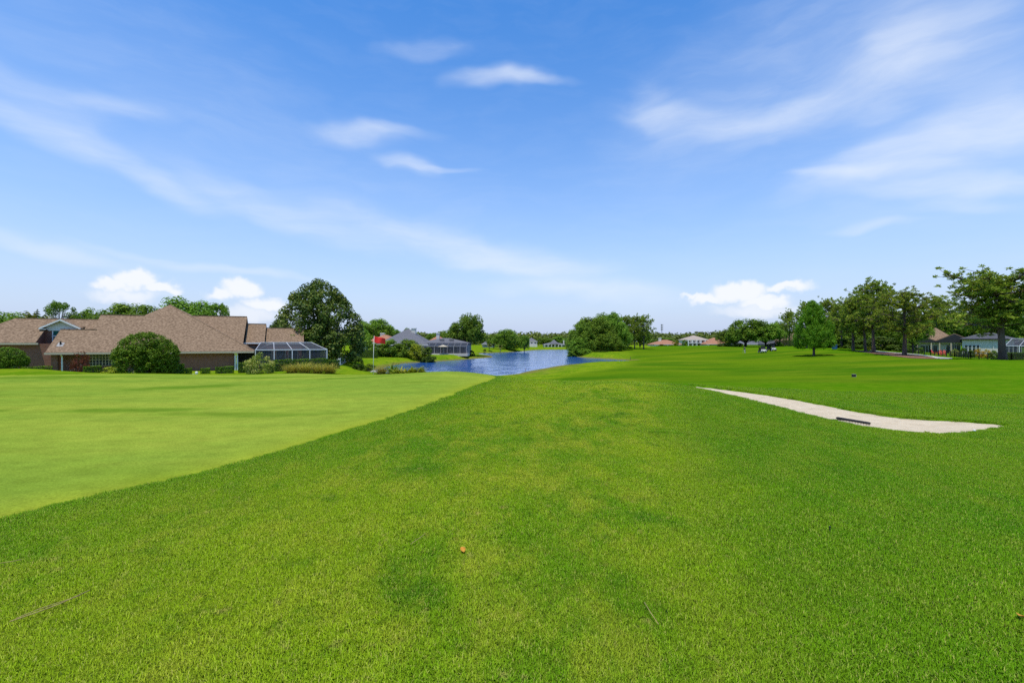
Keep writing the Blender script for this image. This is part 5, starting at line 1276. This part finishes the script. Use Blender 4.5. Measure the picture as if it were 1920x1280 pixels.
for px, Y, top, w, k, lb in ((1266, 262, 636, 13, 'shrub5', 'yellow-green shrub before the terracotta-roofed house'), (1240, 262, 645, 14, 'shrub1', 'dark shrub at the left end of the terracotta house'), (1284, 268, 636, 12, 'shrub3', 'tall shrub left of the columned house'),
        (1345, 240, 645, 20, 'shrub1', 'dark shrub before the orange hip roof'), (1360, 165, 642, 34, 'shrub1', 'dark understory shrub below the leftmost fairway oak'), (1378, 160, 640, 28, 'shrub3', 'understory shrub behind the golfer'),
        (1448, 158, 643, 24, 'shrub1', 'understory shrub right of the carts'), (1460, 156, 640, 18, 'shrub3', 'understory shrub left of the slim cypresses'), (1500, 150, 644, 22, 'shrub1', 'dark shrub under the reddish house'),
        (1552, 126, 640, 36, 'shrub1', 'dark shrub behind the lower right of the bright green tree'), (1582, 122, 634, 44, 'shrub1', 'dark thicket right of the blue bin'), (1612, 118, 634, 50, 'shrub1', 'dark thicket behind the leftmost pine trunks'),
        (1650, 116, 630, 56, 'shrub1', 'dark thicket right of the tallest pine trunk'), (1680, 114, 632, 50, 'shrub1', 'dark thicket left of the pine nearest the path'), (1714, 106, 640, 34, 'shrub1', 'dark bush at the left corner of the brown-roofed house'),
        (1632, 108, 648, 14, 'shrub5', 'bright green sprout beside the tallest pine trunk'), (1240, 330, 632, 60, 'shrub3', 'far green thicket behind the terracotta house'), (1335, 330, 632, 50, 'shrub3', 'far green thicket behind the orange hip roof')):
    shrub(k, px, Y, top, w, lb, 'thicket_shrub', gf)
gy = 'garden plants before the white house'
for px, Y, top, w, k, lb in ((1790, 90, 652, 16, 'shrub2', 'pale flowering plant left of the white wall'), (1806, 89, 651, 14, 'shrub1', 'dark low shrub under the left windows of the white house'), (1820, 88, 655, 14, 'shrub1', 'low shrub right of the left windows of the white house'),
        (1834, 88, 652, 18, 'shrub6', 'yellow-flowered shrub against the white wall, left one'), (1850, 88, 653, 16, 'shrub6', 'yellow-flowered shrub against the white wall, right one'), (1862, 86, 655, 14, 'shrub3', 'green shrub just left of the big pine trunk')):
    shrub(k, px, Y, top, w, lb, 'garden_shrub', gy)
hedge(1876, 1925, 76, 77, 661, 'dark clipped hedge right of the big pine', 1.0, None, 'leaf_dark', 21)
shrub('shrub2', 1864, 72, 668, 10, 'small whitish plant at the foot of the big pine', 'pale_plant')

# mulch bed and cart path
def strip(name, pts, mt, label, lift):
    drape(name, chaikin([(at(*p).x, p[2]) for p in pts], 2), .7, lift, mt, label)
strip('mulch_bed', [(1594, 656, 108), (1640, 659, 103), (1700, 664, 90), (1745, 668, 80), (1768, 674, 71), (1735, 675, 70), (1690, 671, 76), (1640, 665, 92), (1604, 659, 104)], M['mulch'], 'strip of reddish brown mulch under the pines', .05)
strip('cart_path', [(1630, 657, 110), (1690, 660.5, 98), (1735, 665, 88), (1765, 669, 80), (1794, 674.5, 70.5), (1758, 675.5, 69.5), (1745, 669.5, 79), (1718, 665.5, 88), (1680, 662, 96), (1630, 658.5, 106)], M['concrete'], 'pale concrete cart path ending by the mulch bed', .09)
# black metal fence
fp = [at(1700, 0, 96), at(1745, 0, 92), at(1790, 0, 86), at(1820, 0, 80), at(1852, 0, 78)]
picket_fence('metal_fence', 'black metal picket fence in front of the brown-roofed house', [(p.x, p.y) for p in fp], 1.05, M['black_metal'], step=.28, postevery=.95, pw=.02)
fp = [at(1852, 0, 79), at(1897, 0, 75.5), at(1935, 0, 76)]
picket_fence('metal_fence', 'black metal fence continuing behind the big pine trunk', [(p.x, p.y) for p in fp], 1.05, M['black_metal'], step=.28, postevery=3.6, pw=.02)
# red garden chairs, blue bin
def garden_chair(px, Y, label, rz):
    o = tag(empty('garden_chair', loc_(px, Y), rz), label, 'chair', 'red garden chairs')
    for k in range(5): MB().box((-.3+.125*k, -.3, .36), (-.2+.125*k, .25, .39)).build('seat_slat', M['red_paint'], o)
    for k in range(5): MB().add([(-.32+.13*k, .25, .38), (-.22+.13*k, .25, .38), (-.22+.13*k, .55, 1.1-.04*abs(k-2)), (-.32+.13*k, .55, 1.1-.04*abs(k-2))]+[(-.32+.13*k, .28, .38), (-.22+.13*k, .28, .38), (-.22+.13*k, .58, 1.1-.04*abs(k-2)), (-.32+.13*k, .58, 1.1-.04*abs(k-2))], [(0, 1, 2, 3), (7, 6, 5, 4), (0, 4, 5, 1), (1, 5, 6, 2), (2, 6, 7, 3), (3, 7, 4, 0)]).build('back_slat', M['red_paint'], o)
    for s in (-1, 1):
        MB().box((s*.40-.07, -.4, .58), (s*.40+.07, .35, .61)).build('armrest', M['red_paint'], o)
        MB().box((s*.38-.04, -.38, 0), (s*.38+.04, -.3, .58)).build('leg', M['red_paint'], o); MB().box((s*.38-.04, .2, 0), (s*.38+.04, .28, .58)).build('leg', M['red_paint'], o)
garden_chair(1752, 95, 'left red garden chair before the brown-roofed house', .4); garden_chair(1766, 92, 'brighter red garden chair, second from the left', -.3); garden_chair(1770, 93, 'red garden chair half behind another, rightmost', -.8)
o = tag(empty('waste_bin', loc_(1565, 112)), 'blue bin at the edge of the shadowed trees', 'bin')
MB().add([(-.35, -.35, 0), (.35, -.35, 0), (.35, .35, 0), (-.35, .35, 0), (-.42, -.42, 1.0), (.42, -.42, 1.0), (.42, .42, 1.0), (-.42, .42, 1.0)], [(0, 3, 2, 1), (4, 5, 6, 7), (0, 1, 5, 4), (1, 2, 6, 5), (2, 3, 7, 6), (3, 0, 4, 7)]).build('body', M['blue_bin'], o)
MB().box((-.46, -.46, 1.0), (.46, .46, 1.09)).build('lid', M['blue_bin'], o)

# ------------------------------------------------------------------ golf things
fl = loc_(700, 25.2)
o = tag(empty('golf_flag', fl), 'red golf flag on a thin pale pole standing in the putting green', 'flag')
H = CAMZ+(640-629.5)/FPX*25.2-fl[2]
MB().tube([(0, 0, 0), (.008, 0, H*.5), (.045, 0, H)], [.014, .014, .011], 8).build('pole', M['white'], o, True)
nx, nz = 16, 10; V = []; F = []
for j in range(nz+1):
    for i in range(nx+1):
        fx, fz = i/nx, j/nz
        V.append((.045+.60*fx, .07*math.sin(fx*7+fz*1.2)*fx**.6, H-.01-.36*fz*(1-.12*fx)-.14*fx-.02*math.sin(fx*6)))
for j in range(nz):
    for i in range(nx): a = j*(nx+1)+i; F.append((a, a+1, a+nx+2, a+nx+1))
cl = arr_mesh('flag_cloth', np.array(V), np.array(F), M['red'], smooth=True); c = link('cloth', cl, o); md = c.modifiers.new('solid', 'SOLIDIFY'); md.thickness = .004
MB().tube([(.0, 0, -.01), (0, 0, .004)], .054, 16).build('cup', M['black'], o)
# bunker rake
pa, pb = at(1568, 783, 11.15), at(1632, 793.5, 10.55)
ra, rb = Vector((pa.x, pa.y, hz(pa.x, pa.y))), Vector((pb.x, pb.y, hz(pb.x, pb.y)))
za = max(pa.z, ra.z+.05); zb_ = max(pb.z, rb.z+.05)
pa.z, pb.z = za, zb_
o = tag(empty('bunker_rake', ((pa+pb)/2)), 'black bunker rake head with teeth at the near edge of the sand', 'rake')
q0, q1 = pa-(pa+pb)/2, pb-(pa+pb)/2
MB().tube([q0, q0.lerp(q1, .05), q0.lerp(q1, .95), q1], [.018, .03, .03, .02], 8).build('head', M['black'], o, True)
mb = MB()
for k in range(22):
    b = q0.lerp(q1, (k+.7)/22.4); t = MB().tube([b, b+Vector((.004, -.015, -.065))], [.008, .004], 5).build('tooth', M['black'], o)
n = (q1-q0).cross(Vector((0, 0, 1))).normalized()
MB().tube([(0, 0, .01), Vector((.25, 1.35, -.20))], .014, 8).build('handle', M['black'], o)
# small weed and golf ball at the sand
l = loc_(1738, 9.75)
tag(link('weed', PROTO['leafy'][1], None, (l[0], l[1], float(sand_h(np.array([l[0]]), np.array([l[1]]))[0])), 1, (.09, .09, .13)), 'tiny grey-green weed growing in the bunker sand', 'weed')
l = loc_(1827, 9.6); bm = bmesh.new(); bmesh.ops.create_uvsphere(bm, u_segments=16, v_segments=10, radius=.0215); me = bpy.data.meshes.new('golf_ball'); bm.to_mesh(me); bm.free(); me.materials.append(M['white'])
tag(link('golf_ball', me, None, (l[0], l[1], l[2]+.035)), 'white golf ball lying in the grass right of the bunker', 'ball')
# black box marker
l = loc_(1601, 38.5)
o = tag(empty('marker_box', l, R(-8)), 'small black box with pale rim on the rough past the bunker', 'box')
MB().box((-.13, -.1, .02), (.11, .1, .22)).build('case', M['black'], o, bevel=.012); MB().box((-.13, -.1, .222), (.125, .1, .236)).build('rim', M['stone'], o); MB().box((.112, -.1, .03), (.132, .1, .22)).build('side_panel', M['stone'], o); MB().box((-.13, -.1, -.02), (.12, .1, .018)).build('foot', M['stone'], o)
# stakes at the water
for px, Y, h, lb in ((985.5, 76, .55, 'short dark stake on the near right lake bank'), (1182, 116, .9, 'thin stake by the tip of the lake inlet')):
    o = tag(empty('hazard_stake', loc_(px, Y)), lb, 'stake', 'stakes at the water'); MB().tube([(0, 0, -.1), (0, 0, h)], .045, 6).build('shaft', M['bark'], o); MB().tube([(0, 0, h), (0, 0, h+.05)], [.05, .03], 6).build('cap', M['red_paint'], o)
# golf carts
M['cart_white'] = mat('cart_white', (.5, .49, .46), .4, (.56, .55, .52), 3)
def cart(px, Y, label, rz):
    o = tag(empty('golf_cart', loc_(px, Y), rz), label, 'golf cart', 'golf carts on the fairway')
    # body faces -Y
    prof = [(-1.15, .28), (-1.2, .5), (-1.05, .74), (-.72, .86), (-.62, .3)]
    m = MB(); n = len(prof)
    m.add([(-.58, y, z) for y, z in prof]+[(.58, y, z) for y, z in prof], [tuple(range(n)), tuple(range(2*n-1, n-1, -1))]+[(i, (i+1) % n, (i+1) % n+n, i+n) for i in range(n)])
    m.build('front_cowl', M['cart_white'], o, bevel=.03)
    MB().box((-.56, -.61, .28), (.56, 1.1, .36)).build('floor', M['black'], o); MB().box((-.56, .12, .362), (.56, 1.08, .64)).build('rear_body', M['cloth_dark'], o, bevel=.03)
    for s in (-1, 1):
        for y in (-.82, .72):
            w = MB().tube([(s*.50, y, .23), (s*.66, y, .23)], .23, 14).build('wheel', M['tyre'], o); MB().tube([(s*.661, y, .23), (s*.675, y, .23)], .12, 10).build('hub_cap', M['alu'], w)
        MB().tube([(s*.53, -.78, .82), (s*.53, -.5, 1.82)], .022, 6).build('roof_strut', M['black'], o); MB().tube([(s*.53, .9, .66), (s*.53, .75, 1.82)], .022, 6).build('roof_strut', M['black'], o)
        MB().box((s*.36-.1, -1.215, .54), (s*.36+.1, -1.165, .64)).build('headlight', M['glass'], o)
    MB().box((-.6, -.72, 1.8), (.6, 1.0, 1.87)).build('canopy', M['black'], o, bevel=.03)
    MB().box((-.5, .12, .63), (.5, .62, .8)).build('seat', M['black'], o, bevel=.03); MB().box((-.5, .62, .72), (.5, .74, 1.22)).build('backrest', M['black'], o, bevel=.03)
    MB().add([(-.5, -.75, .86), (.5, -.75, .86), (.5, -.53, 1.72), (-.5, -.53, 1.72), (-.5, -.74, .86), (.5, -.74, .86), (.5, -.52, 1.72), (-.5, -.52, 1.72)], [(0, 1, 2, 3), (7, 6, 5, 4), (0, 4, 5, 1), (1, 5, 6, 2), (2, 6, 7, 3), (3, 7, 4, 0)]).build('windscreen', M['dark_void'], o)
    w = MB(); 
    for k in range(12):
        a0, a1 = k*math.pi/6, (k+1)*math.pi/6
        w.bar((-.25+.15*math.cos(a0), -.42+.05*math.sin(a0), 1.0+.13*math.sin(a0)), (-.25+.15*math.cos(a1), -.42+.05*math.sin(a1), 1.0+.13*math.sin(a1)), .02)
    w2 = w.build('steering_wheel', M['black'], o)
    MB().box((-.42, -1.06, .30), (.42, -1.19, .34)).build('bumper', M['black'], o)
    for k in (-1, 1):
        MB().tube([(k*.22, .98, .5), (k*.22, 1.02, 1.3)], [.14, .16], 10).build('golf_bag', M['cloth_dark'], o)
cart(1429, 114, 'left golf cart with white front and dark roof on the fairway', R(-8))
cart(1446, 120, 'right golf cart, slightly farther off, with dark roof', R(14))
# golfer (one continuous skinned body)
def golfer(px, Y):
    o = tag(empty('person', loc_(px, Y), R(200)), 'person in dark shirt and light trousers leaning over a golf club', 'person')
    J = {'pel': ((0, 0, .92), .155), 'waist': ((0, -.05, 1.10), .15), 'chest': ((0, -.17, 1.33), .165), 'neck': ((0, -.24, 1.49), .06), 'head': ((0, -.30, 1.62), .098), 'crown': ((0, -.31, 1.70), .085)}
    E = [('pel', 'waist'), ('waist', 'chest'), ('chest', 'neck'), ('neck', 'head'), ('head', 'crown')]
    for s, n in ((-1, 'l'), (1, 'r')):
        J.update({'hip'+n: ((s*.11, 0, .86), .105), 'kn'+n: ((s*.17, -.07, .48), .065), 'an'+n: ((s*.18, .0, .09), .045), 'to'+n: ((s*.20, -.17, .045), .04),
                  'sh'+n: ((s*.2, -.19, 1.40), .068), 'el'+n: ((s*.17, -.36, 1.16), .046), 'wr'+n: ((s*.03, -.47, .96), .034), 'ha'+n: ((s*.012, -.50, .88), .036)})
        E += [('pel', 'hip'+n), ('hip'+n, 'kn'+n), ('kn'+n, 'an'+n), ('an'+n, 'to'+n), ('chest', 'sh'+n), ('sh'+n, 'el'+n), ('el'+n, 'wr'+n), ('wr'+n, 'ha'+n)]
    ks = list(J); me = bpy.data.meshes.new('body'); me.from_pydata([J[k][0] for k in ks], [(ks.index(a), ks.index(b)) for a, b in E], [])
    b = link('body', me, o); b.modifiers.new('skin', 'SKIN'); sv = me.skin_vertices[0].data
    for i, k in enumerate(ks): sv[i].radius = (J[k][1], J[k][1]); sv[i].use_root = (k == 'pel')
    b.modifiers.new('sub', 'SUBSURF').render_levels = 2
    m, nt, bs = new_mat('golfer_body'); tcx = node(nt, 'ShaderNodeTexCoord'); sp = node(nt, 'ShaderNodeSeparateXYZ'); nt.links.new(tcx.outputs['Object'], sp.inputs[0])
    cr = node(nt, 'ShaderNodeValToRGB'); cr.color_ramp.interpolation = 'CONSTANT'; e = cr.color_ramp.elements
    e[0].position = 0; e[0].color = (.6, .6, .58, 1); e[1].position = .055; e[1].color = (.45, .42, .37, 1)
    for p_, c_ in ((.48, (.03, .03, .035, 1)), (.745, (.42, .25, .17, 1))): k = e.new(p_); k.color = c_
    nt.links.new(math_n(nt, 'MULTIPLY', sp.outputs[2], .5), cr.inputs[0]); nt.links.new(cr.outputs[0], bs.inputs['Base Color']); bs.inputs['Roughness'].default_value = .8
    me.materials.append(m)
    bm = bmesh.new(); bmesh.ops.create_uvsphere(bm, u_segments=14, v_segments=8, radius=.115); h = bpy.data.meshes.new('cap'); bm.to_mesh(h); bm.free(); h.materials.append(M['cloth_dark']); link('cap', h, o, (0, -.29, 1.70), None, (1, 1.05, .62))
    c = tag(empty('golf_club', o.location, R(200)), 'golf club held by the bent person on the fairway', 'golf club')
    MB().tube([(0, -.49, .92), (0, -.85, .06)], [.012, .007], 6).build('shaft', M['alu'], c); MB().box((-.02, -.95, .015), (.03, -.83, .06)).build('club_head', M['black'], c)
golfer(1397, 120)
# fallen leaves, straw and a peg in the foreground turf
def fallen_leaf(px, py, Y, s, label, rz, tilt=.4):
    p = at(px, py, Y); z = hz(p.x, p.y)+.032
    me = bpy.data.meshes.new('fallen_leaf'); V, F = [], []
    n = 9
    for i in range(n):
        f = i/(n-1); w = .36*math.sin(math.pi*f**.85)**.8; c = .12*math.sin(f*3)
        V += [(-w*s, (f-.5)*s, (c+.18*w)*s), (0, (f-.5)*s, c*s), (w*s, (f-.5)*s, (c+.22*w)*s)]
    for i in range(n-1):
        a = i*3; F += [(a, a+1, a+4, a+3), (a+1, a+2, a+5, a+4)]
    me = arr_mesh('fallen_leaf', np.array(V), np.array(F), M['dry_leaf'], smooth=True)
    o = link('fallen_leaf', me, None, (p.x, p.y, z), rz); o.rotation_euler.x = tilt; md = o.modifiers.new('solid', 'SOLIDIFY'); md.thickness = .0012
    tag(o, label, 'leaf')
fallen_leaf(867.5, 1031, 3.55, .058, 'small curled orange-brown leaf lying on the foreground grass', .5)
fallen_leaf(1914, 1162, 2.68, .06, 'reddish brown leaf at the right edge of the foreground grass', 2.0)
def straw(pts, label, r=.0018):
    P = [];
    for px, py in pts:
        x_, y_ = onz(px, py, 0.035); P.append(Vector((x_, y_, hz(x_, y_)+.036)))
    o = MB().tube([p-P[0] for p in P], r, 5).build('dry_stem', M['dry_stem'], None, True, loc=P[0]); tag(o, label, 'stem', 'dry stems in the turf')
straw([(18, 1156), (60, 1142), (110, 1124), (168, 1098)], 'longest dry straw stem lying at the lower left', .0035)
straw([(30, 1150), (75, 1132), (150, 1108)], 'second dry straw stem just above the longest one', .0025)
straw([(0, 1045), (22, 1042), (42, 1038)], 'dry stem at the left edge of the foreground', .0025)
straw([(1208, 1130), (1220, 1150), (1235, 1172)], 'reddish dry stem right of centre in the foreground', .0022)
straw([(770, 1018), (785, 1008), (798, 998)], 'thin dry stem above the small orange leaf', .002)
l = at(1556, 985, 3.95)
o = tag(empty('turf_peg', (l.x, l.y, hz(l.x, l.y))), 'tiny black peg standing in the turf below the bunker', 'peg'); MB().tube([(0, 0, -.02), (0, 0, .05)], .005, 6).build('shaft', M['black'], o); MB().tube([(0, 0, .05), (0, 0, .056)], .008, 8).build('head', M['black'], o)
